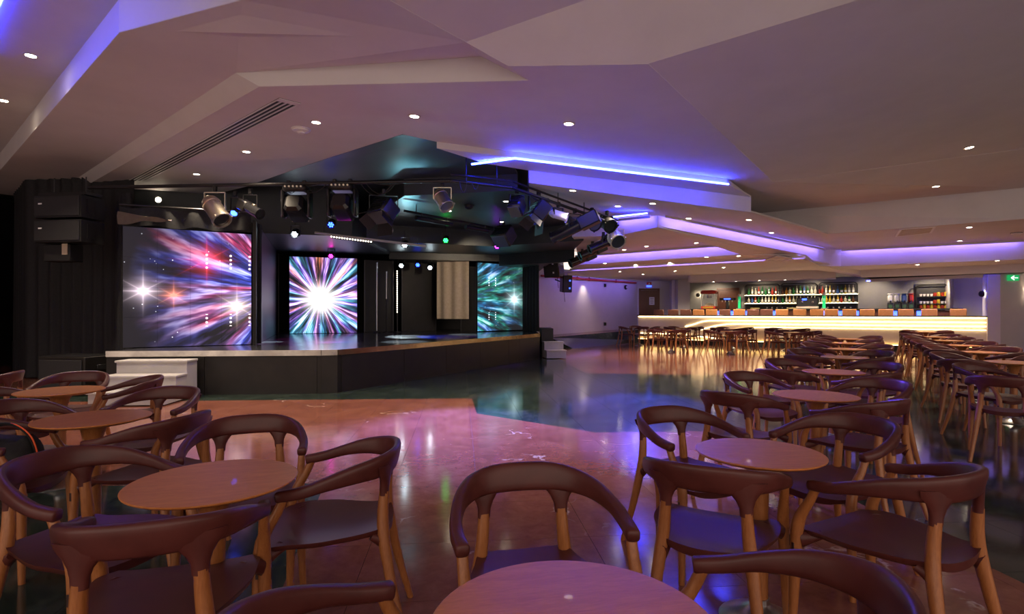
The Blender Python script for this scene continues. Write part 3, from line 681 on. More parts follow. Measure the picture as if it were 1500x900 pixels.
# ------------------------------------------------------------------ chairs and tables
def chair_meshes():
    half = [((0, -.235), .708, .050, .016, .22), ((.10, -.222), .707, .049, .016, .22), ((.175, -.175), .702, .043, .017, .20), ((.228, -.09), .691, .034, .018, .12),
            ((.256, .01), .668, .024, .019, .05), ((.262, .09), .646, .021, .020, 0), ((.254, .168), .634, .020, .021, 0)]
    pts = [(-p[0], p[1], z, hh, th, ln) for (p, z, hh, th, ln) in reversed(half[1:])]+[(p[0], p[1], z, hh, th, ln) for (p, z, hh, th, ln) in half]
    def interp(n=4):
        P3 = catmull([(a, b, c) for a, b, c, *_ in pts], n); Q = catmull([(d, e, f) for *_, d, e, f in pts], n); return list(zip(P3, Q))
    sm = interp(); rings = []; NS = 14
    for i, (p, q) in enumerate(sm):
        t = (sm[min(i+1, len(sm)-1)][0]-sm[max(i-1, 0)][0]); t.normalize()
        out = Vector((t.y, -t.x, 0)).normalized()
        upv = (Vector((0, 0, 1))-t*t.z).normalized(); upv = (upv*math.cos(q[2])+out*math.sin(q[2])).normalized(); sd = t.cross(upv).normalized()
        ring = []
        for k in range(NS):
            a = 2*PI*(k+.5)/NS; c, s_ = math.cos(a), math.sin(a)
            c = math.copysign(abs(c)**.6, c); s_ = math.copysign(abs(s_)**.6, s_)
            ring.append(p+sd*c*q[1]+upv*s_*q[0])
        rings.append(ring)
    def shrink(ring, k, d): c = sum(ring, Vector())/len(ring); return [c+(v-c)*k+d for v in ring]
    d0 = (rings[0][0]-rings[1][0]).normalized()*.006; d1 = (rings[-1][0]-rings[-2][0]).normalized()*.006
    rings = [shrink(rings[0], .82, d0)]+rings+[shrink(rings[-1], .82, d1)]
    rail = MB().loft(rings)
    for s in (-1, 1):      # flared sockets that run down to the rear legs
        rr = []
        for z, w, th, y, x in ((.705, .085, .012, -.212, .128), (.682, .072, .0145, -.207, .131), (.660, .048, .016, -.203, .134), (.640, .034, .017, -.200, .136), (.615, .0245, .0175, -.198, .138), (.585, .0225, .0175, -.197, .139)):
            ring = []
            tx = Vector((.90, s*.32, 0)).normalized(); ty = Vector((-tx.y, tx.x, 0))
            for k in range(12):
                a = 2*PI*k/12; ring.append(Vector((s*x, y, z))+tx*math.cos(a)*w+ty*math.sin(a)*th)
            rr.append(ring)
        rail.loft(rr)
    # seat shell
    seat = MB(); nx, ny = 12, 12; top = []; bot = []
    def outline(v): q = min(1, v/.62); return .168+.072*q*q*(3-2*q)
    for j in range(ny+1):
        v = j/ny; y = -.205+.46*v
        for i in range(nx+1):
            u = -1+2*i/nx; w = outline(v)*(1-.16*max(0, (v-.8)/.2)**3)*(1-.10*max(0, (.12-v)/.12)**2)
            yy = y+(-.02*(1-u*u) if v < .01 else 0)+.02*(1-u*u)*v
            e = abs(u)**4
            z = .452-.022*(1-u*u)*(1-abs(2*v-.9)**2*.5)-.022*max(0, v-.8)/.2*(1-.3*e)+.012*max(0, .2-v)/.2
            top.append(Vector((u*w, yy, z))); bot.append(Vector((u*w*.97, yy*.98, z-.020-.014*(1-e))))
    n = nx+1; N = len(top); fs = []
    for j in range(ny):
        for i in range(nx): fs.append((j*n+i, j*n+i+1, (j+1)*n+i+1, (j+1)*n+i)); fs.append((N+j*n+i, N+(j+1)*n+i, N+(j+1)*n+i+1, N+j*n+i+1))
    rim = [i for i in range(n)]+[j*n+nx for j in range(1, ny+1)]+[ny*n+i for i in range(nx-1, -1, -1)]+[j*n for j in range(ny-1, 0, -1)]
    for a, b in zip(rim, rim[1:]+rim[:1]): fs.append((a, b, N+b, N+a))
    seat.add(top+bot, fs)
    for sx in (-1, 1):     # leather webs to the four legs
        for pa, pb in (((.185, .17), (.243, .222)), ((.150, -.150), (.148, -.205))):
            A = Vector((sx*pa[0], pa[1], .428)); Bq = Vector((sx*pb[0], pb[1], .405))
            seat.tube([A+Vector((0, 0, .004)), (A+Bq)/2, Bq], [(.030, .016), (.024, .022), (.017, .034)], 10)
    def leg(path, rad): return MB().tube(catmull(path, 4), rad, 10)
    def radii(rs, k): return [r[0] for r in catmull([(r, 0, 0) for r in rs], k)]
    L = {}
    for s in (-1, 1):
        L['f', s] = leg([(s*.254, .150, .624), (s*.252, .172, .575), (s*.248, .212, .505), (s*.246, .232, .43), (s*.252, .238, .25), (s*.262, .244, 0)], radii([.0165, .0175, .021, .0235, .020, .0145], 4))
        L['r', s] = leg([(s*.139, -.197, .60), (s*.146, -.192, .50), (s*.158, -.200, .40), (s*.182, -.238, .20), (s*.205, -.292, 0)], radii([.0195, .0225, .0235, .019, .014], 4))
        L['s', s] = MB().bbox((s*.2465+s*.0225, .234, .37), (.003, .012, .042), .0012)
    return rail, seat, L
rail_b, seat_b, LB = chair_meshes()
rail_d = rail_b.data('top_rail', M['leather'], ang=60); seat_d = seat_b.data('seat', M['leather'], ang=60)
leg_d = {k: v.data('slot' if k[0] == 's' else 'leg', M['slot'] if k[0] == 's' else M['oak']) for k, v in LB.items()}
def link(name, d, parent):
    o = bpy.data.objects.new(name, d); COL.objects.link(o); o.parent = parent; return o
CHAIRS = []
NUDGE = {0: (-0.01, 0.00), 1: (0.04, 0.04), 2: (-0.00, -0.06), 3: (-0.01, 0.00), 7: (-0.02, -0.01), 9: (0.01, 0.01), 11: (-0.05, -0.03), 13: (-0.01, 0.00), 14: (0.02, 0.01), 16: (-0.05, -0.03), 17: (0.00, 0.01), 18: (0.03, -0.02), 20: (-0.16, 0.00), 22: (0.02, -0.04), 24: (-0.14, -0.01), 26: (0.02, -0.02), 28: (-0.10, -0.01), 32: (-0.14, -0.01), 36: (-0.13, 0.00), 40: (-0.11, -0.01), 42: (0.01, -0.01), 44: (-0.17, 0.00), 46: (-0.16, 0.01), 49: (-0.14, 0.00), 51: (0.01, -0.02), 53: (-0.17, -0.01), 55: (0.01, -0.00), 57: (-0.14, 0.00), 59: (0.01, -0.02), 61: (-0.14, 0.00), 64: (0.02, 0.01), 65: (-0.01, 0.01), 66: (-0.01, 0.01), 67: (0.00, -0.02), 69: (0.01, 0.03), 70: (-0.02, -0.02), 71: (0.01, -0.01), 72: (0.14, -0.03), 73: (-0.07, 0.12), 74: (-0.06, -0.03), 75: (-0.01, -0.06), 76: (0.05, 0.03), 77: (-0.02, 0.01), 78: (-0.04, 0.02), 79: (0.01, -0.06), 80: (0.02, 0.02), 81: (-0.00, 0.01), 82: (-0.04, 0.01), 83: (0.02, -0.04), 84: (0.07, 0.03), 85: (0.02, 0.06), 86: (-0.11, 0.01), 87: (0.02, -0.10), 88: (0.11, 0.01), 89: (-0.02, 0.08), 90: (-0.03, -0.02), 91: (-0.06, -0.06), 92: (0.07, 0.03), 93: (-0.03, 0.02), 94: (-0.04, 0.02), 95: (-0.00, -0.07)}     # small moves that keep neighbouring chairs and tables clear of each other
def make_chair(bx, by, fx, fy, label, group, detail=True):
    "chair whose back rail stands at (bx, by) and which faces (fx, fy)"
    l = math.hypot(fx, fy); fx /= l; fy /= l
    dx, dy = NUDGE.get(len(CHAIRS), (0, 0)); CHAIRS.append(label); bx += dx; by += dy
    t = thing('armchair', label, 'armchair', (bx+fx*.24, by+fy*.24, 0), math.atan2(-fx, fy), group)
    link('top_rail', rail_d, t); link('seat', seat_d, t)
    for s in (-1, 1):
        lf = link('leg', leg_d['f', s], t); link('leg', leg_d['r', s], t)
        if detail: link('slot_inlay', leg_d['s', s], lf)
    return t
def table_meshes():
    TZ = .71; R = .275
    top = MB().lathe([(.0, TZ-.022), (R-.045, TZ-.022), (R-.012, TZ-.012), (R-.002, TZ-.006), (R-.001, TZ-.002), (R-.004, TZ), (0, TZ)], 56)
    col = MB().lathe([(.036, .075), (.036, .45), (.040, .58), (.058, .645), (.085, TZ-.023)], 24)
    base_ = MB().lathe([(.0, 0), (.158, 0), (.160, .006), (.155, .012), (.09, .040), (.045, .068), (.038, .078), (0, .078)], 40)
    rng = MB().lathe([(.0375, .076), (.041, .078), (.041, .10), (.0375, .102)], 24)
    return [('table_top', top.data('table_top', M['oak_top'], ang=25)), ('column', col.data('column', M['oak'])), ('base', base_.data('base', M['brushed'])), ('collar', rng.data('collar', M['brushed']))]
TM = table_meshes()
def make_table(x, y, label, group, rz=0, s=1):
    t = thing('round_table', label, 'table', (x, y, 0), rz, group)
    for n_, d in TM:
        o = link(n_, d, t)
        if n_ == 'table_top' and s != 1: o.scale = (s, s, 1)
    return t
GT, GC = 'round cafe tables', 'burgundy armchairs'
# -- tables by the left wall side, in front of the stage
make_table(-1.045, 1.915, 'round oak table in front, farthest from the white stage steps', GT, .3)
make_table(-2.33, 3.04, 'round oak table with the black backpack on a chair beside it', GT, 1.1)
make_table(-3.39, 4.10, 'round oak table closest to the white stage steps and subwoofer', GT, 2.0)
for bx, by, fx, fy, lab in [
    (-1.37, 2.89, .35, -.94, 'burgundy armchair with its back to the stage at the front left table'),
    (-.52, 2.24, -.97, -.16, 'burgundy armchair on the dance floor side of the front left table'),
    (-.97, 1.47, -.30, .95, 'burgundy armchair facing the stage at the front left table'),
    (-1.82, 2.12, .976, -.218, 'burgundy armchair facing the dance floor at the front left table'),
    (-1.70, 2.92, -.98, .17, 'burgundy armchair on the dance floor side of the backpack table'),
    (-2.44, 4.02, -.10, -.99, 'burgundy armchair with its back to the stage at the backpack table'),
    (-3.19, 3.34, .95, -.30, 'burgundy armchair facing the dance floor behind the black backpack'),
    (-2.86, 2.72, .95, .30, 'burgundy armchair with the black backpack lying on it'),
    (-3.93, 5.02, .30, -.95, 'burgundy armchair in front of the subwoofer'),
    (-3.02, 4.68, -.79, -.62, 'burgundy armchair in front of the white stage steps'),
    (-4.55, 5.05, -.90, -.40, 'burgundy armchair turned away, behind the table closest to the steps'),
    (-3.86, 3.92, .92, .25, 'burgundy armchair facing the dance floor at the table closest to the steps'),
    ]: make_chair(bx, by, fx, fy, lab, GC)
# -- the row beside the dance floor, from the front table to the bar
make_table(.115, 1.024, 'round oak table standing alone in front of the dance floor', GT, .2)
for bx, by, fx, fy, lab in [
    (.03, 1.97, .20, -.98, 'burgundy armchair with its back to the dance floor at the lone front table'),
    (-.46, .86, .81, .59, 'burgundy armchair facing the bar at the lone front table'),
    (.745, 1.04, -.93, .375, 'burgundy armchair facing the stage at the lone front table')]: make_chair(bx, by, fx, fy, lab, GC)
ORD = ['first', 'second', 'third', 'fourth', 'fifth', 'sixth', 'seventh', 'eighth', 'ninth']
NT_ = 7
TT = [(1.04, 2.30), (2.15, 3.87), (3.17, 5.39), (4.33, 7.12), (5.33, 8.70), (6.34, 10.3), (7.36, 11.9)]
TC = [[(.84, 3.15, .42, -.9), (.725, 1.96, .46, .89), (1.88, 2.86, -.93, -.37), (1.53, 1.87, -.45, .89)],
      [(2.05, 5.02, .40, -.91), (1.60, 3.70, .72, .70), (3.10, 4.46, -.92, -.38), (2.37, 3.40, -.45, .89)]]
side = [('dance floor side', 'facing away from bar'), ('dance floor side', 'facing the bar'), ('aisle side', 'facing away from bar'), ('aisle side', 'facing the bar')]
for k, (x, y) in enumerate(TT):
    o_ = ORD[NT_-1-k]
    make_table(x, y, f'{o_} round oak table from the bar, in the row beside the dance floor', GT, k*.9, .93 if k == 0 else 1)
    cs = TC[k] if k < 2 else [(x+dx+random.uniform(-.04, .04), y+dy+random.uniform(-.04, .04), fx, fy) for dx, dy, fx, fy in ((-.08, 1.07, .40, -.91), (-.56, -.18, .72, .70), (.93, .57, -.92, -.38), (.26, -.50, -.45, .89))]
    for (bx, by, fx, fy), (s1_, s2_) in zip(cs, side):
        make_chair(bx, by, fx, fy, f'burgundy armchair, {s1_}, {s2_}, at {o_} dance floor table from bar', GC)
# -- the row beyond the aisle
RT = [(4.85+1.03*k, 4.78+1.62*k) for k in range(6)]
for k, (x, y) in enumerate(RT):
    o_ = ORD[5-k]
    make_table(x, y, f'{o_} round oak table from the bar, in the row across the aisle', GT, k*.7)
    for q, (dx, dy, fx, fy) in enumerate(((-.08, 1.07, .40, -.91), (-.56, -.18, .72, .70), (.93, .57, -.92, -.38), (.26, -.50, -.45, .89))):
        if k == 0 and q != 1: 
            if q != 0: continue
        if k == 1 and q == 3: continue
        sd = ('aisle side', 'aisle side', 'wall side', 'wall side')[q]; fc = ('facing away from bar', 'facing the bar')[q % 2]
        make_chair(x+dx+random.uniform(-.04, .04), y+dy+random.uniform(-.04, .04), fx, fy, f'burgundy armchair, {sd}, {fc}, at {o_} across-aisle table from bar', GC)
# -- tables along the lit partition of the bar
BT = [(B(.55, -1.55, 0), 'partition'), (B(2.2, -1.55, 0), 'partition'), (B(3.9, -1.6, 0), 'partition'), (B(5.6, -1.6, 0), 'partition'),
      (Vector((5.1, 17.5, 0)), 'open floor'), (Vector((6.62, 16.6, 0)), 'open floor'), (Vector((8.1, 15.7, 0)), 'open floor'), (B(9.3, -1.8, 0), 'partition')]
cnt_ = {'partition': 0, 'open floor': 0}
for k, (p, row) in enumerate(BT):
    o_ = ORD[cnt_[row]]; cnt_[row] += 1
    where = 'along the lit partition' if row == 'partition' else 'in the row before the partition tables'
    make_table(p.x, p.y, f'{o_} round oak table {where}, counted from the white wall', GT, k)
    for q, a in enumerate((40, 130, 220, 310)):
        a = math.radians(a-30+random.uniform(-12, 12)); r = random.uniform(.62, .8)
        nm = ('bar side, right of', 'bar side, left of', 'dance floor side, left of', 'dance floor side, right of')[q]
        make_chair(p.x+r*math.cos(a), p.y+r*math.sin(a), -math.cos(a), -math.sin(a), f'burgundy armchair on {nm} {o_} {"partition" if row == "partition" else "open floor"} table from the white wall', GC, False)
# backpack lying on a chair arm
bp = thing('backpack', 'black backpack with an orange-edged strap lying on an armchair', 'backpack', (-2.62, 2.80, .455), .25)
R = []
for k in range(9):
    f = k/8; z = .0+.20*f; w = .17*(1-.25*abs(f-.4)**1.5*2); d = .12*math.sin(PI*(.15+.75*f))+.02
    R.append([Vector((math.copysign(abs(math.cos(a))**.7, math.cos(a))*w, math.copysign(abs(math.sin(a))**.7, math.sin(a))*d, z+.012*math.sin(a*3+k))) for a in [2*PI*i/20 for i in range(20)]])
MB().loft(R).build('bag_body', M['bag'], bp)
lp = catmull([(-.12, .05, .12), (-.06, .0, .24), (.05, -.02, .27), (.14, -.03, .20), (.17, -.02, .06), (.15, 0, .0)], 6)
MB().tube(lp, [(.020, .007)]*len(lp), 8).build('strap', M['bag'], bp)
MB().tube([p+Vector((.012, -.012, .004)) for p in lp[10:26]], .004, 6).build('strap_piping', M['bag_orange'], bp)
lp2 = catmull([(-.17, -.03, .1), (-.12, -.08, .22), (-.02, -.1, .19), (.06, -.12, .06)], 6); MB().tube(lp2, [(.016, .006)]*len(lp2), 8).build('strap', M['bag'], bp)
MB().bbox((0, -.11, .07), (.2, .05, .12), .015).build('front_pocket', M['bag'], bp)

# ------------------------------------------------------------------ bar: lit partition, platform, stools, counter, shelves
PZ = .22
struct('floor_bar', MB().prism([tuple(B(.1, .2, 0).xy), tuple(B(11, .2, 0).xy), tuple(B(11, 4.5, 0).xy), tuple(B(.1, 4.5, 0).xy)], 0, PZ), M['green_marble'])
yawB = math.atan2(E1.y, E1.x)
pt = thing('bar_partition', 'long cream bar partition with glowing horizontal light lines', 'partition', PB0, yawB)
LB_ = 11.0
MB().box((LB_/2, .1, .66), (LB_, .2, .96)).build('body', M['cream'], pt, smooth=False)
MB().box((LB_/2, .12, .09), (LB_-.02, .16, .18)).build('kick_plate', M['green_marble'], pt, smooth=False)
MB().bbox((LB_/2, .07, 1.155), (LB_+.06, .34, .035), .008).build('top_ledge', M['counter_top'], pt, smooth=False)
def glow(pts, h, nm='light_line'):
    mb = MB(); pts = catmull([(x, -.03, z) for x, z in pts], 6)
    mb.loft([[p+Vector((0, dy, dz)) for dy, dz in ((0, -h), (-.012, -h), (-.012, h), (0, h))] for p in pts]).build(nm, M['bar_led'], pt, smooth=False)
glow([(.02, 1.105), (3, 1.105), (7, 1.105), (10.98, 1.105)], .016)
glow([(1.9, .72), (2.2, .80), (2.6, .93), (3.1, .965), (4.2, .965), (7, .965), (10.98, .965)], .014)
glow([(2.5, .60), (2.9, .72), (3.4, .82), (4.0, .845), (5.2, .845), (8, .845), (10.98, .845)], .014)
glow([(3.4, .55), (3.8, .65), (4.3, .71), (5.0, .73), (6.2, .73), (8, .73), (10.98, .73)], .008)
glow([(.02, .42), (.9, .42), (1.8, .40), (2.6, .33), (3.2, .28)], .014)
M['bar_led_gold'] = mat('bar_led_gold', (1, .7, .3), .4, emit=(1, .60, .18), es=6)
MB().box((LB_/2, -.055, .20), (LB_-.04, .014, .018)).build('base_light_line', M['bar_led_gold'], pt, smooth=False)
MB().box((LB_/2, -.03, .186), (LB_-.02, .075, .012)).build('base_ledge', M['counter_top'], pt, smooth=False)
st_px = [(967, 0), (988, 0), (1006, 0), (1025, 1), (1044, 1), (1063, 0), (1084, 1), (1104, 0), (1124, 0), (1146, 1), (1172, 1), (1197, 1), (1218, 1), (1244, 1), (1270, 1), (1297, 1), (1326, 1), (1360, 1), (1402, 1)]
ORD2 = ORD+['tenth', 'eleventh', 'twelfth', 'thirteenth', 'fourteenth', 'fifteenth', 'sixteenth', 'seventeenth', 'eighteenth', 'nineteenth']
def s_at(px, d):
    k = (px-CX)/F; o2 = PB0+E2*d; return (k*o2.y-o2.x)/(E1.x-k*E1.y)
for i, (px, tan) in enumerate(st_px):
    p = B(s_at(px, .95), .95, PZ)
    st = thing('bar_stool', f'{"tan" if tan else "dark brown"} leather bar stool, {ORD2[i]} from the white wall end of the counter', 'bar stool', p, yawB, 'bar stools')
    lm = M['tan_leather'] if tan else M['brown_leather']
    MB().bbox((0, .0, .74), (.42, .40, .09), .02).build('seat', lm, st)
    MB().bbox((0, -.19, .965), (.43, .06, .42), .018, Matrix.Rotation(.10, 3, 'X')).build('backrest', lm, st)
    for sx in (-1, 1):
        for sy in (-1, 1): MB().cyl((sx*.16, sy*.15, .70), (sx*.20, sy*.19, 0), .018, .014, 8).build('leg', M['dark_metal'], st)
    MB().tube([(-.185, -.17, .25), (.185, -.17, .25), (.185, .17, .25), (-.185, .17, .25), (-.185, -.17, .25)], .009, 6).build('foot_ring', M['brushed'], st)
ct = thing('bar_counter', 'dark topped bar counter with blue lit front panels', 'bar counter', B(s_at(1013, 1.9), 1.9, PZ), yawB)
CL = 11.0-s_at(1013, 1.9)-.35
MB().box((CL/2, .25, .56), (CL, .5, 1.12)).build('body', M['door_wood'], ct, smooth=False)
MB().bbox((CL/2, .22, 1.17), (CL+.1, .72, .06), .012).build('counter_top', M['counter_top'], ct, smooth=False)
for px in (1054.5, 1072.5, 1095.5, 1134, 1207, 1230, 1254, 1310, 1347):
    x = s_at(px, 1.9)-s_at(1013, 1.9); MB().bbox((x, -.02, .93), (.17, .03, .36), .01).build('blue_panel', M['bar_blue'], ct)
    z0 = .93
    for dx, rot in ((-.04, 0), (.04, 0), (0, .5)): MB().box((x+dx, -.038, z0), (.014, .004, .13), Matrix.Rotation(rot, 3, 'Y')).build('blue_panel_mark', M['paper'], ct)
# back shelves with bottles
sh0, sh1 = s_at(1091, 4.2), s_at(1257, 4.2)
su = thing('bottle_shelf', 'long black wall shelf with three rounded bays of lit bottles', 'shelf', B(sh0, 4.2, PZ), yawB); SL = sh1-sh0
MB().box((SL/2, .2, 1.70), (SL, .04, 1.07)).build('back_board', M['shelf_black'], su, smooth=False)
rows = [2.02-PZ, 1.66-PZ]
for z in rows+[1.16]:
    MB().box((SL/2, .05, z), (SL, .26, .03)).build('shelf_board', M['shelf_black'], su, smooth=False)
for z in rows: MB().box((SL/2, .14, z+.025), (SL, .02, .02)).build('shelf_light', M['shelf_led'], su, smooth=False)
for z in rows: MB().box((SL/2, -.085, z-.002), (SL, .010, .016)).build('shelf_light', M['shelf_led'], su, smooth=False)
for k in range(3):
    x0, x1 = SL*k/3+.03, SL*(k+1)/3-.03; r = .12; zt = 2.50-PZ
    path = [(x0, -.06, 1.16)]+[(x0+r-r*math.cos(a), -.06, zt-r+r*math.sin(a)) for a in (0, .4, .8, 1.2, PI/2)]+[(x1-r+r*math.sin(a), -.06, zt-r+r*math.cos(a)) for a in (0, .4, .8, 1.2, PI/2)]+[(x1, -.06, 1.16)]
    MB().tube(path, .022, 8).build('bay_frame', M['dark_metal'], su)
def bottle_data(kind, nm, m):
    P = {'tall': [(0, 0), (.037, 0), (.038, .01), (.038, .19), (.030, .215), (.014, .24), (.013, .31), (.015, .312), (.015, .325), (0, .325)],
         'square': [(0, 0), (.046, 0), (.047, .01), (.047, .15), (.040, .175), (.015, .19), (.014, .24), (.018, .242), (.018, .27), (0, .27)],
         'round': [(0, 0), (.035, 0), (.05, .03), (.052, .10), (.040, .16), (.015, .20), (.013, .27), (.017, .272), (.017, .295), (0, .295)]}[kind]
    return MB().lathe(P, 12).data('bottle', m)
lab_d = MB().lathe([(.0385, .06), (.0392, .062), (.0392, .14), (.0385, .142)], 12).data('label', M['paper'])
BD = {}
words = dict(green='green glass', amber='amber', clear='clear glass', red='red', yellow='yellow', brown='dark brown', blue='blue')
shp = dict(tall='slim', square='stout', round='round-bodied')
for ri, z in enumerate(rows):
    n_ = 30; x = .10
    for k in range(n_):
        x = .10+(SL-.2)*(k+.5)/n_+random.uniform(-.006, .006)
        if ri == 0 and k < 10: c = random.choice(['green', 'clear', 'green', 'clear', 'red', 'brown'])
        else: c = random.choice(['amber', 'clear', 'yellow', 'clear', 'amber', 'green', 'red', 'brown', 'clear', 'blue'])
        kd = random.choice(['tall', 'tall', 'square', 'round'])
        d = BD.get((kd, c)) or BD.setdefault((kd, c), bottle_data(kd, c, M['bottle_'+c]))
        o = bpy.data.objects.new('bottle', d); COL.objects.link(o); o.location = su.location+E1*x+E2*.0+Vector((0, 0, z+.0155)); o.scale = (1.05, 1.05, 1.12 if ri == 0 else .98)
        tag(o, f'{shp[kd]} {words[c]} bottle on the {"upper" if ri == 0 else "lower"} lit shelf behind the bar', 'bottle', 'bottles behind the bar')
        link('bottle_label', lab_d, o) if kd == 'tall' else None
gl_d = MB().lathe([(0, 0), (.030, 0), (.034, .11), (.031, .11), (.027, .008), (0, .008)], 12).data('glass', M['clear'])
for k in range(16):
    o = bpy.data.objects.new('drinking_glass', gl_d); COL.objects.link(o); o.location = su.location+E1*(.9+k*.2+.1*(k > 6))+E2*.0+Vector((0, 0, 1.16+.0155))
    tag(o, 'clear drinking glass under the bottle shelves behind the bar', 'glass', 'glasses behind the bar')
# right shelf with cups
sr0, sr1 = s_at(1342, 4.2), s_at(1398, 4.2); RL = sr1-sr0
rs = thing('cup_shelf', 'black rounded wall shelf of cups right of the drink dispensers', 'shelf', B(sr0, 4.2, PZ), yawB)
MB().box((RL/2, .2, 1.66), (RL, .04, 1.0)).build('back_board', M['shelf_black'], rs, smooth=False)
r = .14; zt = 2.32-PZ
MB().tube([(0, -.06, 1.16)]+[(r-r*math.cos(a), -.06, zt-r+r*math.sin(a)) for a in (0, .4, .8, 1.2, PI/2)]+[(RL-r+r*math.sin(a), -.06, zt-r+r*math.cos(a)) for a in (0, .4, .8, 1.2, PI/2)]+[(RL, -.06, 1.16)], .022, 8).build('bay_frame', M['dark_metal'], rs)
cup_d = MB().lathe([(0, 0), (.035, 0), (.05, .09), (.046, .09), (.032, .01), (0, .01)], 12).data('cup', M['white_paint'])
pk_d = MB().bbox((0, 0, .08), (.08, .08, .16), .01).data('packet', M['bottle_yellow']); pk2 = MB().bbox((0, 0, .07), (.09, .08, .14), .01).data('packet', M['bottle_red'])
for z in (1.88, 1.60, 1.41):
    MB().box((RL/2, .05, z-PZ), (RL-.03, .26, .025)).build('shelf_board', M['shelf_black'], rs, smooth=False)
    for k in range(9):
        left = k < 4; kind = cup_d if (z != 1.41 and (left or z == 1.60 and k > 5)) else (pk_d if k % 2 else pk2)
        o = bpy.data.objects.new('cup' if kind == cup_d else 'snack_packet', kind); COL.objects.link(o); o.location = rs.location+E1*(.14+k*(RL-.28)/8)+Vector((0, 0, z-PZ+.013))
        nm = 'white cup' if kind == cup_d else ('yellow packet' if kind == pk_d else 'red packet')
        tag(o, f'{nm} on the {"upper" if z > 1.8 else "middle" if z > 1.5 else "lower"} board of the rounded cup shelf', 'cup' if kind == cup_d else 'packet', 'cups and packets on the right bar shelf')
# things on the counter and back counter
CT = 1.20+PZ
bk = thing('back_counter', 'dark back counter along the grey bar wall', 'counter', B(1.3, 3.75, PZ), yawB)
MB().box((4.5, .25, .55), (9, .5, 1.1)).build('body', M['shelf_black'], bk, smooth=False); MB().bbox((4.5, .23, 1.13), (9.05, .56, .05), .01).build('counter_top', M['counter_top'], bk, smooth=False)
def on(px, d, z=CT): return B(s_at(px, d), d, z)
pc = thing('popcorn_machine', 'red-topped popcorn machine with glass sides on the counter', 'popcorn machine', on(1039, 2.1), yawB); pc.scale = (1.15, 1.15, 1.15)
MB().bbox((0, 0, .05), (.50, .42, .10), .01).build('base', M['red_plastic'], pc); MB().bbox((0, 0, .60), (.54, .46, .10), .02).build('canopy', M['red_plastic'], pc)
MB().bbox((0, 0, .665), (.46, .38, .03), .01).build('roof', M['red_plastic'], pc)
for sx in (-1, 1):
    for sy in (-1, 1): MB().box((sx*.235, sy*.195, .33), (.025, .025, .45)).build('corner_post', M['white_paint'], pc)
for sy in (-.19, .19): MB().box((0, sy, .33), (.44, .005, .44)).build('glass_pane', M['clear'], pc)
MB().lathe([(0, .1), (.18, .1), (.15, .17), (.06, .21), (0, .215)], 14).build('popcorn_heap', M['popcorn'], pc)
MB().lathe([(.08, .40), (.09, .42), (.09, .50), (0, .52)], 14).build('kettle', M['silver'], pc)
MB().box((0, -.212, .05), (.36, .005, .06)).build('front_plate', M['bottle_yellow'], pc)
dk = thing('drink_station', 'low black bar tap console with blue lamp before the wooden door', 'dispenser', on(1066, 2.05), yawB)
MB().bbox((0, 0, .18), (.12, .2, .36), .02).build('pedestal', M['black_gloss'], dk); MB().bbox((0, 0, .40), (.62, .24, .10), .03).build('head', M['black_gloss'], dk); MB().bbox((0, -.125, .41), (.26, .02, .05), .008).build('blue_lamp', M['bar_blue'], dk)
for k in range(4): MB().cyl((-.2+.13*k, -.1, .35), (-.2+.13*k, -.1, .28), .012).build('spout', M['silver'], dk)
for px, lab in ((1083, 'green lit beer tap near the wooden bar door'), (1207, 'green lit beer tap in front of the bottle shelf')):
    bt = thing('beer_tap', lab, 'beer tap', on(px, 2.1), yawB)
    MB().cyl((0, 0, 0), (0, 0, .5), .055, .05).build('column', M['base_green'], bt); MB().lathe([(.06, .5), (.07, .53), (.05, .60), (0, .62)], 14).build('crown', M['silver'], bt)
    MB().tube([(0, -.05, .38), (0, -.14, .38), (0, -.15, .30)], .014, 8).build('spout', M['silver'], bt); MB().cyl((0, -.09, .40), (0, -.09, .50), .012, .018).build('handle', M['black_gloss'], bt); MB().bbox((0, -.05, .01), (.2, .22, .02), .004).build('drip_tray', M['silver'], bt)
cm = thing('coffee_machine', 'dark espresso machine with blue display on the counter', 'coffee machine', on(1183, 2.15), yawB)
MB().bbox((0, .05, .25), (.75, .4, .34), .03).build('body', M['black_gloss'], cm); MB().bbox((0, -.05, .05), (.75, .5, .09), .01).build('base', M['silver'], cm); MB().bbox((-.1, -.155, .36), (.16, .02, .07), .006).build('display', M['bar_blue'], cm)
for x in (-.18, .18): MB().tube([(x, -.18, .25), (x, -.3, .235)], .016, 8).build('group_handle', M['black_matte'], cm); MB().cyl((x, -.17, .29), (x, -.17, .23), .035).build('group_head', M['silver'], cm)
for px, c, lab in ((1304, 'white_paint', 'white slush drink dispenser left of its white neighbour'), (1314, 'white_paint', 'white slush drink dispenser beside the blue one'), (1324, 'bottle_blue', 'blue slush drink dispenser'), (1334, 'red_plastic', 'red slush drink dispenser')):
    sl = thing('slush_machine', lab, 'dispenser', on(px, 3.9, 1.375), yawB, 'slush dispensers'); sl.scale = (.80, 1, 1)
    MB().bbox((0, 0, .14), (.23, .36, .28), .015).build('base', M['black_gloss'], sl); MB().bbox((0, .02, .44), (.21, .34, .30), .05).build('tank', M[c], sl); MB().bbox((0, .02, .61), (.22, .35, .04), .015).build('lid', M[c], sl)
    MB().bbox((0, -.2, .30), (.06, .06, .12), .01).build('tap', M['black_gloss'], sl); MB().box((0, -.185, .14), (.14, .006, .12)).build('front_panel', M['bottle_green'], sl)
for px, w in ((1106, .30), (1160, .3)):
    tag(MB().bbox((0, 0, .02), (w, .22, .04), .008).build('serving_mat', M['popcorn'], loc=on(px, 2.0)), f'pale bar mat on the counter {"near the tap console" if px < 1150 else "before the coffee machine"}', 'mat')
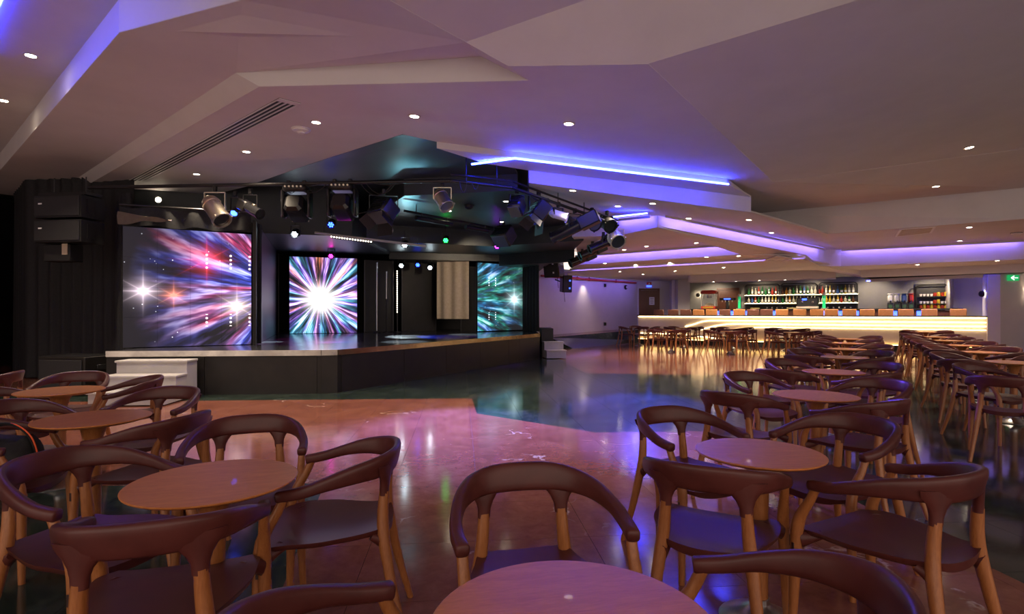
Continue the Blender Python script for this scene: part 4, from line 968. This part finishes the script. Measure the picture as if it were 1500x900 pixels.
# bar back door
bd = thing('door_2', 'brown wooden door in the grey wall behind the bar', 'door', B(s_at(1066.5, 4.46), 4.46, PZ), yawB); del bd['category']; bd['kind'] = 'structure'
MB().box((0, 0, 1.03), (.78, .05, 2.06)).build('door_leaf', M['door_wood'], bd)
for x in (-.44, .44): MB().box((x, -.02, 1.06), (.09, .08, 2.12)).build('door_jamb', M['door_wood'], bd)
MB().box((0, -.02, 2.12), (.97, .08, .10)).build('door_head', M['door_wood'], bd)
for x in (-.19, .19):
    for z, h in ((.5, .75), (1.5, .85)): MB().bbox((x, -.03, z), (.27, .02, h), .006).build('door_panel', M['door_wood'], bd)
dj = thing('door_3', 'dark red-brown door post beside the cup shelf', 'door', B(s_at(1409, 4.4), 4.40, PZ), yawB); del dj['category']; dj['kind'] = 'structure'
MB().box((0, 0, 1.1), (.16, .1, 2.2)).build('door_jamb', M['door_wood'], dj); MB().box((.24, .03, 1.1), (.30, .04, 2.2)).build('door_leaf', M['black_panel'], dj)
# sconces
def sconce(p, rz, label, e=14):
    o = thing('wall_sconce', label, 'wall lamp', p, rz, 'wall sconces'); o.scale = (.8, .8, .8)
    R = Matrix.Rotation(PI/2, 3, 'X')
    MB().lathe([(0, .0), (.04, .0), (.04, .03), (0, .03)], 14, R=R).build('wall_mount', M['sconce'], o)
    MB().lathe([(.0, .06), (.10, .07), (.125, .10), (.11, .15), (.05, .185), (0, .19)], 20, R=R).build('shade', M['sconce'], o)
    MB().lathe([(0, .050), (.075, .050), (.075, .062), (0, .062)], 20, R=R).build('bulb', M['sconce_lamp'], o)
    return o
sconce(B(s_at(1023, 4.45), 4.46, 1.3+25*25.0/800), yawB, 'dark round wall sconce left of the wooden bar door')
pe = B(10.56, 3.3, 0); sconce(Vector((B(11.0, .25, 0).x-.01, B(11.0, .25, 0).y, 1.86)), math.radians(-90), 'dark round wall sconce at the bar end of the pillar')
sconce(Vector((15.74, 16.55, 1.95)), math.radians(-90), 'dark round wall sconce under the exit sign')
ex = thing('exit_sign', 'green exit sign with a white arrow pointing left', 'sign', (15.22, 16.585, 2.33), math.radians(9))
MB().bbox((0, 0, 0), (.40, .04, .17), .006).build('panel', M['sign_green'], ex, smooth=False)
ar = [(-.10, 0), (0, .06), (.02, .045), (-.045, .008), (.12, .008), (.12, -.008), (-.045, -.008), (.02, -.045), (0, -.06)]
M['arrow_white'] = mat('arrow_white', (.9, .9, .9), .4, emit=(1, 1, 1), es=.8)
MB().add([(x*1.2, -.026, z*1.2) for x, z in ar], [(0, 1, 2, 3), (3, 4, 5, 6), (0, 3, 6), (0, 6, 7, 8)])  .build('arrow', M['arrow_white'], ex, smooth=False)

# ------------------------------------------------------------------ lighting pipe over the stage and its fixtures
PP = [at(130, 275, 3.33), at(400, 270, 3.33), at(660, 265, 3.33), at(750, 275, 3.27), at(905, 330, 3.06), atY(845, 385, 17.0)]
pipe = thing('lighting_pipe', 'black suspended lighting pipe bent around the stage front', 'lighting rig', PP[2])
def rel(mb, o):
    mb.v = [tuple(Vector(v)-o.location) for v in mb.v]; return mb
for a, b in zip(PP, PP[1:]): rel(MB().cyl(a, b, .028, n=10), pipe).build('pipe_section', M['dark_metal'], pipe)
rel(MB().cyl(PP[2]+Vector((0, 0, .10)), PP[3]+Vector((0, 0, .1)), .02, n=8), pipe).build('pipe_section', M['dark_metal'], pipe)
rel(MB().cyl(PP[3]+Vector((0, 0, .10)), PP[4]+Vector((0, 0, .1)), .02, n=8), pipe).build('pipe_section', M['dark_metal'], pipe)
for a, b, k in ((PP[2], PP[3], 2), (PP[3], PP[4], 4), (PP[4], PP[5], 3)):
    for i in range(k):
        p = a+(b-a)*((i+.5)/k); rel(MB().cyl(p, p+Vector((0, 0, 3.74-p.z if p.y < 9 else .2)), .008, n=6), pipe).build('hanger_rod', M['dark_metal'], pipe)
def cable(a, b, sag, n=8, amp=.0):
    a, b = Vector(a), Vector(b); out = []
    for k in range(n+1):
        t = k/n; out.append(a+(b-a)*t+Vector((amp*math.sin(9*t), amp*math.cos(7*t), -sag*4*t*(1-t))))
    return out
for i in range(14):
    t = random.random()*.86; seg = min(int(t*4), 3); a, b = PP[seg+1], PP[min(seg+2, 5)]; f = random.random()*.7
    rel(MB().tube(cable(a+(b-a)*f+Vector((0, -.03, 0)), a+(b-a)*min(1, f+random.uniform(.06, .2))+Vector((0, -.03, 0)), random.uniform(.05, .22)), .006, 5), pipe).build('cable', M['cable'], pipe)
def frame_for(d):
    return Vector(d).normalized().to_track_quat('-Z', 'Y').to_matrix()
def yoke_parts(o, hz, w, bm_='dark_metal'):
    "clamp and U-shaped yoke from the pipe at +hz down to the pivot at z=0"
    MB().bbox((0, 0, hz), (.05, .07, .09), .008).build('clamp', M['dark_metal'], o)
    MB().box((0, 0, hz-.06), (2*w, .035, .010)).build('yoke_bar', M[bm_], o)
    for s in (-1, 1): MB().box((s*w, 0, (hz-.06)/2), (.010, .035, hz-.06)).build('yoke_arm', M[bm_], o)
def par(label, p, d, L=.42, r=.13, m='silver', hz=.25, rz=0, lens='lens_dark', name='par_light', group='stage lights'):
    o = thing(name, label, 'stage light', p, rz, group); R = frame_for(Matrix.Rotation(-rz, 3, 'Z') @ Vector(d)); yoke_parts(o, hz, r+.02, 'silver' if m == 'silver' else 'dark_metal')
    MB().lathe([(0, L*.5), (r*.45, L*.5), (r*.62, L*.44), (r*.85, L*.36), (r, L*.22), (r, L*.18), (r*.94, L*.17), (r*.94, -L*.40), (r*1.03, -L*.41), (r*1.03, -L*.5), (r*.9, -L*.5), (r*.88, -L*.42), (0, -L*.42)], 24, R=R).build('can', M[m], o)
    MB().lathe([(0, -L*.425), (r*.86, -L*.425), (r*.86, -L*.435), (0, -L*.435)], 24, R=R).build('lens', M[lens], o)
    MB().lathe([(r*.20, L*.5), (r*.20, L*.60), (0, L*.62)], 12, R=R).build('rear_cap', M['dark_metal'], o)
    for k in range(3):
        a = 2*PI*k/3+.4; MB().bbox(R @ Vector((r*1.05*math.cos(a), r*1.05*math.sin(a), -L*.46)), (.03, .03, .03), .004, R).build('clip', M[m], o)
    return o
def profile(label, p, d, L=.6, r=.085, hz=.25, rz=0):
    o = thing('profile_spotlight', label, 'stage light', p, rz, 'stage lights'); R = frame_for(Matrix.Rotation(-rz, 3, 'Z') @ Vector(d)); yoke_parts(o, hz, r+.03)
    MB().bbox(R @ Vector((0, 0, L*.3)), (r*2.2, r*2.2, L*.4), .02, R).build('lamp_house', M['dark_metal'], o)
    MB().lathe([(0, L*.12), (r, L*.12), (r, -L*.46), (r*1.12, -L*.46), (r*1.12, -L*.5), (r*.8, -L*.5), (r*.8, -L*.45), (0, -L*.45)], 18, R=R).build('barrel', M['black_gloss'], o)
    MB().bbox(R @ Vector((0, r*1.05, -L*.1)), (.05, .03, .06), .006, R).build('shutter', M['silver'], o)
    MB().lathe([(0, -L*.455), (r*.78, -L*.455), (r*.78, -L*.465), (0, -L*.465)], 18, R=R).build('lens', M['lens_dark'], o)
    return o
def moving_head(label, p):
    o = thing('moving_head_light', label, 'stage light', p, 0, 'stage lights'); o.scale = (1.25, 1.25, 1.25)
    MB().bbox((0, 0, .17), (.30, .24, .10), .03).build('base', M['dark_metal'], o)
    for x in (-.1, .1): MB().bbox((x, 0, .25), (.05, .06, .06), .008).build('clamp', M['dark_metal'], o)
    for k in range(5): MB().cyl((-.1+.05*k, -.122, .18), (-.1+.05*k, -.135, .18), .012).build('connector', M['silver'], o)
    for s in (-1, 1): MB().bbox((s*.165, 0, -.02), (.045, .14, .36), .018).build('yoke_arm', M['black_gloss'], o)
    R = Matrix.Rotation(math.radians(68), 3, 'X')
    rings = []
    for z, w, h in ((.16, .08, .08), (.12, .115, .115), (-.10, .125, .125), (-.155, .115, .115), (-.165, .10, .10)):
        rings.append([R @ Vector((math.copysign(min(abs(math.cos(a))*1.25, 1)*w, math.cos(a)), math.copysign(min(abs(math.sin(a))*1.25, 1)*h, math.sin(a)), z))+Vector((0, 0, -.07)) for a in [2*PI*(i+.5)/16 for i in range(16)]])
    MB().loft(rings).build('head', M['black_gloss'], o, ang=25)
    MB().lathe([(0, -.166), (.09, -.166), (.085, -.172), (0, -.175)], 20, c=(0, 0, -.07), R=R).build('lens', M['lens_dark'], o)
    for sx in (-1, 1): MB().tube([Vector((sx*.10, 0, -.07))+R @ Vector((0, .1, -.168)), Vector((sx*.105, 0, -.07))+R @ Vector((0, -.1, -.168))], .006, 6).build('head_trim', M['silver'], o)
    return o
def flood(label, p, d, w=.34, h=.24, dep=.26, hz=.25, rz=0, doors=True, m='black_gloss'):
    o = thing('flood_light', label, 'stage light', p, rz, 'stage lights'); R = frame_for(Matrix.Rotation(-rz, 3, 'Z') @ Vector(d)); yoke_parts(o, hz, w/2+.02)
    MB().bbox((0, 0, 0), (w, h, dep), .03, R).build('housing', M[m], o)
    MB().bbox(R @ Vector((0, 0, -dep/2-.004)), (w*.85, h*.85, .01), .003, R).build('front_glass', M['glass_front'], o)
    if doors:
        for s in (-1, 1): MB().box(R @ Vector((0, s*(h/2+.05), -dep/2-.07)), (w*.9, .006, .2), R @ Matrix.Rotation(s*.6, 3, 'X')).build('barn_door', M['black_matte'], o)
        for s in (-1, 1): MB().box(R @ Vector((s*(w/2+.04), 0, -dep/2-.06)), (.006, h*.8, .16), R @ Matrix.Rotation(-s*.6, 3, 'Y')).build('barn_door', M['black_matte'], o)
    for k in range(4): MB().box(R @ Vector((0, h/2+.004, -dep*.3+k*dep*.18)), (w*.8, .012, .012), R).build('cooling_fin', M['dark_metal'], o)
    return o
par('large silver par can tilted down at the left end of lighting pipe', atY(315, 307, 8.75), (.62, -.35, -.72), .56, .145, 'silver', .33)
profile('dark profile spotlight with coiled cables beside the large silver par can', atY(367, 306, 8.8), (.72, -.35, -.38), .5, .08, .28)
par('small blue-glowing par behind the dark profile spotlight', atY(345, 309, 9.1), (.1, -.8, -.6), .2, .06, 'dark_metal', .28, lens='lamp_blue')
moving_head('black moving head light nearer the large silver par can', atY(435, 297, 8.75))
moving_head('black moving head light beside the big shaggy flood light', atY(502, 295, 8.7))
flood('big dark flood light with pale cable loop', atY(562, 309, 8.7), (-.35, -.45, -.75), .40, .30, .30, .30, .2)
par('silver par can washed blue at the pipe corner', atY(648, 292, 8.6), (.45, -.45, -.75), .36, .12, 'silver', .24, lens='glass_front')
flood('black square flood light just past the pipe corner', atY(757, 302, 8.9), (-.25, -.55, -.75), .22, .26, .28, .24, .5, False)
flood('black flood light with open barn doors on the slanted pipe', atY(789, 310, 9.3), (-.55, -.2, -.8), .38, .26, .34, .3, .6)
tagp = par('small white par lamp on the slanted pipe', atY(818, 315, 9.6), (.9, -.2, -.3), .34, .08, 'white_paint', .18, .6)
profile('long dark profile spotlight pointing over the stage', atY(842, 333, 10.0), (-.85, .3, -.4), .95, .11, .30, .6)
par('dark par can with round bright rim near the pipe end corner', atY(867, 325, 10.3), (.3, -.75, -.5), .32, .13, 'dark_metal', .22, .6, lens='glass_front')
par('blue-washed par can at the pipe end corner', atY(889, 327, 10.8), (.3, -.75, -.5), .34, .14, 'dark_metal', .2, .6, lens='lens_dark')
par('silver par can hanging at the far pipe corner', atY(902, 350, 11.2), (.15, -.75, -.5), .34, .16, 'silver', .26, .3)
profile('dark spotlight on the returning pipe next to silver par can', atY(884, 357, 12.5), (-.8, -.2, -.35), .75, .10, .22, 1.2)
profile('middle dark spotlight on the returning pipe', atY(868, 368, 13.9), (-.8, -.2, -.35), .75, .11, .22, 1.2)
profile('last dark spotlight on the returning pipe near the hung speaker', atY(853, 379, 15.5), (-.8, -.2, -.35), .8, .12, .22, 1.2)
# second pipe under the black ceiling
q_a, q_b = at(592, 309, 3.30), at(745, 338, 3.20)
p2 = thing('lighting_pipe', 'thin black pipe under the black stage ceiling panel', 'lighting rig', q_a)
rel(MB().cyl(q_a, q_b, .025, n=8), p2).build('pipe_section', M['dark_metal'], p2)
for t in (.1, .9):
    p = q_a+(q_b-q_a)*t; rel(MB().cyl(p, Vector((p.x, p.y, 3.47)), .008, n=6), p2).build('hanger_rod', M['dark_metal'], p2)
for x0, x1, lab in ((.10, .42, 'dark LED batten near the front of the thin stage pipe'), (.55, .78, 'dark LED batten near the back of the thin stage pipe')):
    a, b = q_a+(q_b-q_a)*x0+Vector((0, -.05, -.1)), q_a+(q_b-q_a)*x1+Vector((0, -.05, -.1))
    lb = thing('led_batten', lab, 'stage light', (a+b)/2, 0, 'LED battens')
    rel(MB().cyl(a, b, .05, n=10), lb).build('housing', M['dark_metal'], lb)
    for p in (a+(b-a)*.15, a+(b-a)*.85): rel(MB().box(p+Vector((0, .02, .07)), (.02, .02, .1)), lb).build('bracket', M['dark_metal'], lb)
flood('grey-brown flood box at the back end of the thin stage pipe', atY(738, 346, 12.4), (-.35, -.5, -.6), .42, .36, .4, .26, .2, False, 'dark_metal')
# LED bars
def led_bar(label, a, b, nd, w=.06, lit=True, m='black_matte', name='led_bar'):
    a, b = Vector(a), Vector(b); o = thing(name, label, 'stage light', a, 0, 'LED battens'); d = b-a
    MB().tube([(0, 0, 0), d], (w/2), 8).build('housing', M[m], o)
    for k in range(nd):
        c = d*((k+.5)/nd)+Vector((0, -w*.5, 0)); MB().bbox(c, (.028, .02, .028), .004).build('diode', M['lamp_small'] if lit else M['dark_metal'], o)
    return o
M['lamp_small'] = mat('lamp_small', (1, .9, .8), .4, emit=(1, .88, .70), es=3)
lbv = led_bar('vertical LED batten with a column of bright diodes', atY(582, 459, 16.3), atY(582, 396, 16.3), 20, .05)
MB().cyl((0, 0, 0), (0, 0, SZ-lbv.location.z+.01), .02, n=8).build('stand_pole', M['dark_metal'], lbv); MB().lathe([(0, 0), (.15, 0), (.15, .02), (0, .03)], 16, c=(0, 0, SZ-lbv.location.z)).build('stand_foot', M['dark_metal'], lbv)
led_bar('horizontal LED batten of small bright diodes above the starburst screen', atY(484, 347, 11.7), atY(546, 355, 11.9), 16, .06)
for a, b, lab in ((atY(461, 341, 11.4), atY(624, 361, 12.0), 'long pale tube bar above the horizontal LED batten'),):
    o = thing('tube_bar', lab, 'stage light', a); MB().cyl((0, 0, 0), b-a, .028, n=10).build('tube', M['pale_cable'], o)
    for t in (.08, .92): MB().cyl((b-a)*t, (b-a)*t+Vector((0, 0, .16)), .008, n=6).build('hanger', M['dark_metal'], o)
for px, y0, y1, yy, lab in ((552, 485, 385, 15.7, 'slim silver pole left of the wide black flat'), (566, 438, 398, 16.0, 'short silver tube beside the vertical LED batten')):
    a, b = atY(px, y0, yy), atY(px, y1, yy); o = thing('stage_pole', lab, 'pole', a); MB().cyl((0, 0, 0), b-a, .02, n=10).build('tube', M['brushed'], o); dz = SZ+.004-a.z
    if dz < -.05: MB().cyl((0, 0, 0), (0, 0, dz), .012, n=8).build('stand_pole', M['black_matte'], o)
    MB().lathe([(0, 0), (.10, 0), (.10, .012), (.03, .03), (0, .03)], 14, c=(0, 0, dz)).build('foot', M['dark_metal'], o)
# small coloured LED pars
for px, py, yy, c, lab, tx in [
    (432, 343, 11.4, 'white', 'white shining LED par over the large video screen', (-5, 11, .7)),
    (485, 329, 11.0, 'blue', 'blue shining LED par in front of the pale tube bar', (-3.5, 11, .7)),
    (485, 375, 14.6, 'magenta', 'magenta shining LED par above the starburst screen', (-4.5, 12, .7)),
    (593, 359, 13.0, 'white', 'white shining LED par at the end of the pale tube bar', (-2.2, 11.2, .7)),
    (588, 389, 16.2, 'white', 'white shining LED par above the vertical LED batten', (-2.6, 13.6, .7)),
    (612, 388, 16.3, 'blue', 'blue shining LED par between two white ones', (-1.8, 13.5, .7)),
    (630, 392, 16.4, 'white', 'white shining LED par beside the beige curtain', (-1.2, 14.6, .7)),
    (653, 352, 13.3, 'green', 'green shining LED par above the beige curtain', (-1.62, 13.1, 3.46)),
    (728, 361, 14.2, 'violet', 'violet shining LED par above the small video screen', (-.5, 13.5, .7))]:
    p = atY(px, py, yy); o = thing('led_par', lab, 'stage light', p, 0, 'LED pars')
    R = frame_for((.0, -.85, -.5))
    MB().lathe([(0, .14), (.07, .13), (.085, .10), (.085, -.03), (.075, -.03), (.07, -.015), (0, -.015)], 16, R=R).build('can', M['dark_metal'], o)
    for k in range(7):
        a = 2*PI*k/6; q = (0, 0) if k == 6 else (.042*math.cos(a), .042*math.sin(a))
        MB().lathe([(0, -.016), (.016, -.016), (.014, -.026), (0, -.03)], 8, c=R @ Vector((*q, 0)), R=R).build('diode', M['lamp_'+c], o)
    for s in (-1, 1): MB().box((s*.095, .02, .07), (.008, .03, .22)).build('yoke_arm', M['dark_metal'], o)
    MB().box((0, .02, .18), (.2, .03, .008)).build('yoke_bar', M['dark_metal'], o)
    MB().cyl((0, .02, .18), (0, .02, .34), .01, n=6).build('hanger', M['dark_metal'], o)
    e = dict(white=650, blue=600, magenta=140, green=20, violet=150)[c]
    spot(p+Vector((0, -.09, -.06)), tx, e, LAMPCOL[c], 20 if c in ('white', 'blue') else 34, .25, .03)
o = thing('mirror_globe', 'small grey glass globe hanging under the black ceiling', 'globe', atY(572, 337, 11.5)); MB().lathe([(0, -.07), (.05, -.05), (.07, 0), (.05, .05), (0, .07)], 14).build('globe', M['glass_front'], o); MB().cyl((0, 0, .06), (0, 0, .5), .006, n=6).build('rod', M['dark_metal'], o)
o = thing('ceiling_rose', 'small black round fitting on the teal-lit stage ceiling', 'ceiling fitting', at(687, 301, 3.455)); MB().lathe([(0, 0), (.09, 0), (.08, -.05), (.04, -.08), (0, -.085)], 16).build('body', M['black_matte'], o); MB().lathe([(.1, 0), (.11, 0), (.11, -.012), (.1, -.012)], 16).build('flange', M['black_matte'], o)

# ------------------------------------------------------------------ loudspeakers
def line_box(o, z, w=.88, h=.36, d=.45):
    b = MB(); b.loft([[Vector((x, y, z+zz)) for x, y in ((-w/2, -d/2), (w/2, -d/2), (w/2*.96, d/2), (-w/2*.96, d/2))] for zz in (0, h)]).build('cabinet', M['black_matte'], o, smooth=False)
    MB().bbox((0, -d/2-.01, z+h/2), (w-.05, .02, h-.04), .006).build('grille', M['dark_grille'], o, smooth=False)
    MB().box((-w/2+.14, -d/2-.023, z+h*.62), (.065, .004, .022)).build('badge', M['sign_white'], o, smooth=False)
    for s in (-1, 1): MB().box((s*(w/2+.006), -.05, z+h/2), (.012, .14, h*.7)).build('side_bracket', M['dark_metal'], o)
la = thing('line_array_speaker', 'pair of black stacked loudspeakers hung before the black curtain', 'loudspeaker', atY(103, 357, 9.1), math.radians(-8))
line_box(la, 0); line_box(la, .40)
MB().box((0, 0, .80), (.9, .3, .05)).build('rigging_frame', M['dark_metal'], la); 
for x in (-.3, .3): MB().cyl((x, 0, .8), (x, 0, 1.1), .01, n=6).build('chain', M['dark_metal'], la)
MB().bbox((-.18, .05, -.16), (.5, .25, .28), .01).build('lower_cabinet', M['black_matte'], la); MB().box((-.02, -.08, -.1), (.1, .01, .18)).build('cloth_scrap', M['beige_drape'], la)
sw = thing('subwoofer', 'black subwoofer cabinet on the floor behind the left armchairs', 'loudspeaker', (-6.95, 8.75, 0), math.radians(-6))
MB().bbox((0, 0, .30), (.80, .6, .60), .015).build('cabinet', M['black_panel'], sw, smooth=False); MB().bbox((0, -.31, .30), (.72, .02, .5), .006).build('grille', M['dark_grille'], sw, smooth=False)
for s in (-1, 1): MB().bbox((s*.405, 0, .42), (.012, .16, .08), .004).build('handle', M['dark_metal'], sw)
MB().box((0, 0, .605), (.76, .56, .01)).build('top_skin', M['dark_metal'], sw)
def hung_speaker(label, p, rz, w, h, d, tilt):
    o = thing('hung_speaker', label, 'loudspeaker', p, rz, 'hung speakers'); R = Matrix.Rotation(tilt, 3, 'X')
    MB().bbox((0, 0, 0), (w, d, h), .02, R).build('cabinet', M['black_gloss'], o); MB().bbox(R @ Vector((0, -d/2-.006, 0)), (w*.9, .014, h*.93), .005, R).build('grille', M['dark_grille'], o)
    for zz in (-.25, .2): MB().bbox(R @ Vector((.08, -d/2-.016, zz*h)), (.05, .006, .05), .002, R).build('badge', M['bar_blue'] if w < .5 else M['sign_white'], o)
    MB().tube([(0, d*.3, 0), (-.1, d*.5+.15, .1), (-.25, d*.5+.3, .18)], .025, 8).build('wall_arm', M['dark_metal'], o); MB().bbox((0, d*.35, 0), (.06, .06, h*.6), .01).build('bracket', M['dark_metal'], o)
    MB().tube(cable(R @ Vector((0, d/2, -h*.4)), (.05, d/2+.05, -h*.5-.35), .05), .008, 5).build('cable', M['cable'], o)
    return o
hung_speaker('large black loudspeaker hung at the far end of the stage', atY(811, 391, 17.2), math.radians(-28), .52, .62, .45, .22)
hung_speaker('small black loudspeaker on the white wall below red pipe', atY(829, 416, 20.1), math.radians(15), .36, .62, .36, .1)

# ------------------------------------------------------------------ recessed ceiling lights, vents and detectors
bpy.context.view_layer.update()
DG = bpy.context.evaluated_depsgraph_get()
def hit(px, py):
    d = Vector(((px-CX)/F, 1, (HY-py)/F)).normalized()
    o = cam.location.copy()
    for _ in range(12):                       # look past lamps and cloth to the ceiling itself
        ok, p, n, i, ob, mx = SC.ray_cast(DG, o, d)
        if not ok or ob.name.startswith('ceiling'): break
        o = p+d*.01
    if n.z > 0: n = -n
    return p, n
ring_d = MB().lathe([(.044, .004), (.046, -.006), (.062, -.005), (.066, 0), (.064, .004)], 20).data('ring', M['ring'])
lens_d = MB().lathe([(0, -.003), (.044, -.003), (.044, .001), (0, .001)], 16).data('lens', M['lamp_warm'])
def downlight(px, py, where, e=0, size=100, s=1.0, col=(1, .80, .56), p=None):
    p, n = (p, Vector((0, 0, -1))) if p else hit(px, py)
    for _ in range(8):
        if n.z < -.6: break
        py += 1.5; p, n = hit(px, py)
    o = thing('downlight', f'small round recessed downlight {where}', 'downlight', p+n*.002, 0, 'recessed downlights '+where)
    o.rotation_euler = (-n).to_track_quat('Z', 'Y').to_euler(); o.scale = (s, s, s)
    link('ring', ring_d, o); link('lens', lens_d, o)
    if e: spot(p+n*.02, p+Vector((0, 0, -1)), e*1.5, col, size, .7, .04)
HITS = [(px, py, w, e, s) for (w, e, s, L) in [
    ('on the upper left ceiling', 90, 1.1, [(45, 81), (5, 147)]),
    ('on the panel with the slatted vent', 80, 1.1, [(463, 179), (361, 222), (288, 255)]),
    ('on the vent panel behind the lighting pipe', 0, 1.1, [(232, 281), (188, 299)]),
    ('on the large purple-lit panel over the dance floor', 110, 1.2, [(607, 170), (833, 181)]),
    ('on the brown ceiling panel over the aisle', 110, 1.2, [(1420, 216)]),
    ('on the dark panel behind the brown one', 80, 1.2, [(1371, 273)]),
    ('on the panel with the air grille', 70, 1.1, [(1420, 333), (1406, 353)]),
    ('on the panel below the long blue cove light', 60, 1.1, [(839, 279), (905, 302), (956, 298), (1009, 320), (1097, 322), (1130, 341)]),
    ('on the last right ceiling step', 40, 1.1, [(1344, 388), (1461, 382)]),
    ('on the first stepped band', 45, 1.1, [(947, 361), (1020, 356), (914, 366)]),
    ('on the second stepped band', 40, 1.1, [(886, 386), (931, 388), (981, 385), (1035, 376.5), (1082, 373.5)]),
    ('on the farthest ceiling band', 0, 1.1, [(908, 398), (942, 402), (989, 397), (1060, 392)]),
    ('on the black stage ceiling', 0, 1.0, [(658, 309), (741, 295), (735, 325)])] for px, py in L]
for px, py, w, e, s in HITS: downlight(px, py, w, e, 105, s)
for px in (1045, 1078, 1112, 1150): downlight(0, 0, 'under the curved soffit of the bar', 20, 105, 1.1, p=B(s_at(px, .1), .1, 2.459))
for k in range(7): spot(B(1.6+1.45*k, .25, 2.30), B(1.6+1.45*k, .8, 1.2), 55, (1, .80, .55), 110, .7)
spot(Vector((3.05, 21.95, 2.66)), Vector((2.95, 22.05, 0)), 26, (1, .82, .6), 80, .9)
for k in range(5): spot(B(2.2+2*k, 3.2, 2.6), B(2.2+2*k, 4.3, 1.5), 45, (1, .8, .55), 100, .6)  # added warm spots without fixtures, brightening the bottle shelves
p, n = hit(441, 189); o = thing('smoke_detector', 'round white smoke detector beside the slatted vent', 'smoke detector', p); MB().lathe([(0, 0), (.11, 0), (.105, -.03), (.05, -.045), (.04, -.06), (0, -.062)], 24).build('body', M['white_paint'], o); MB().lathe([(.112, .002), (.125, 0), (.125, -.01), (.112, -.012)], 24).build('base_ring', M['white_paint'], o)
p, n = hit(1489, 341); o = thing('smoke_detector', 'white smoke detector near the air grille', 'smoke detector', p); MB().lathe([(0, 0), (.10, 0), (.09, -.04), (.04, -.06), (0, -.062)], 20).build('body', M['white_paint'], o); MB().lathe([(.10, .002), (.115, 0), (.115, -.01), (.10, -.012)], 20).build('base_ring', M['dark_metal'], o)
# long slatted vent
c4_ = [hit(*q)[0]+Vector((0, 0, -.012)) for q in ((409, 143), (441, 151), (214, 264), (180, 268))]
vo_ = c4_[0].copy(); vt = thing('ceiling_vent', 'long white slatted air vent with dark slots in the ceiling', 'air vent', vo_)
na, nb, fb, fa = [c-vo_ for c in c4_]
def bar4(a, b, c, d, th): mb = MB(); v = [Vector(q) for q in (a, b, c, d)]; return mb.add(v+[q+Vector((0, 0, th)) for q in v], [(0, 1, 2, 3), (7, 6, 5, 4), (0, 4, 5, 1), (1, 5, 6, 2), (2, 6, 7, 3), (3, 7, 4, 0)])
bar4(na+Vector((0, 0, .008)), nb+Vector((0, 0, .008)), fb+Vector((0, 0, .008)), fa+Vector((0, 0, .008)), .004).build('dark_back', M['black_matte'], vt, smooth=False)
for k in range(5):
    t0 = k/4*.93; t1 = t0+.07
    bar4(na+(nb-na)*t0, na+(nb-na)*t1, fa+(fb-fa)*t1, fa+(fb-fa)*t0, .008).build('slat', M['white_paint'], vt, smooth=False)
for t in (0, .985): bar4(na+(fa-na)*t, nb+(fb-nb)*t, nb+(fb-nb)*(t+.015), na+(fa-na)*(t+.015), .008).build('end_bar', M['white_paint'], vt, smooth=False)
# air grille
g4 = [hit(*q)[0]+Vector((0, 0, -.01)) for q in ((1318, 336), (1371, 332), (1365, 341), (1310, 347))]; go = sum(g4, Vector())/4
gr = thing('air_grille', 'rectangular beige air grille in the ceiling', 'air vent', go); g4 = [g-go for g in g4]
bar4(*[g*.86 for g in g4], .006).build('filter', M['beige_drape'], gr, smooth=False)
for a, b in ((0, 1), (1, 2), (2, 3), (3, 0)): bar4(g4[a], g4[b], g4[b]*.86, g4[a]*.86, .01).build('frame_bar', M['white_paint'], gr, smooth=False)
for k in range(1, 5):
    t = k/5; a = g4[0]*.86+(g4[3]-g4[0])*.86*t; b = g4[1]*.86+(g4[2]-g4[1])*.86*t; d = (g4[3]-g4[0]).normalized()*.006
    bar4(a-d-Vector((0, 0, .004)), b-d-Vector((0, 0, .004)), b+d-Vector((0, 0, .004)), a+d-Vector((0, 0, .004)), .006).build('grille_bar', M['white_paint'], gr, smooth=False)

# ------------------------------------------------------------------ light of the stage fixtures on the dance floor, plus added spots over the stage
spot(PP[4]+Vector((.35, -.45, -.45)), (1.8, 7.4, 0), 3600, (.03, .06, 1), 34, .8, .05)
spot(PP[3]+Vector((.25, -.45, -.25)), (2.8, 4.9, .5), 480, (.16, .07, 1), 46, .8, .05)
spot(atY(648, 292, 8.5)+Vector((.15, -.3, -.25)), (-.5, 6.2, 0), 1500, (.17, .17, 1), 46, .8, .05)
spot(atY(502, 290, 8.6)+Vector((0, -.35, -.3)), (-1.3, 5.6, 0), 300, (.22, .22, 1), 34, .8, .04)
spot(atY(593, 359, 13.0)+Vector((.1, -.4, -.3)), (-.3, 10.4, 3.46), 32, (.25, .75, .9), 95, .9, .04)  # added cyan spot tinting the black stage ceiling
spot(q_b+Vector((-.2, -.1, -.3)), (-1.8, 16.8, 2.0), 90, (1, .8, .55), 50, .8, .04)  # added warm spot to brighten the beige curtain
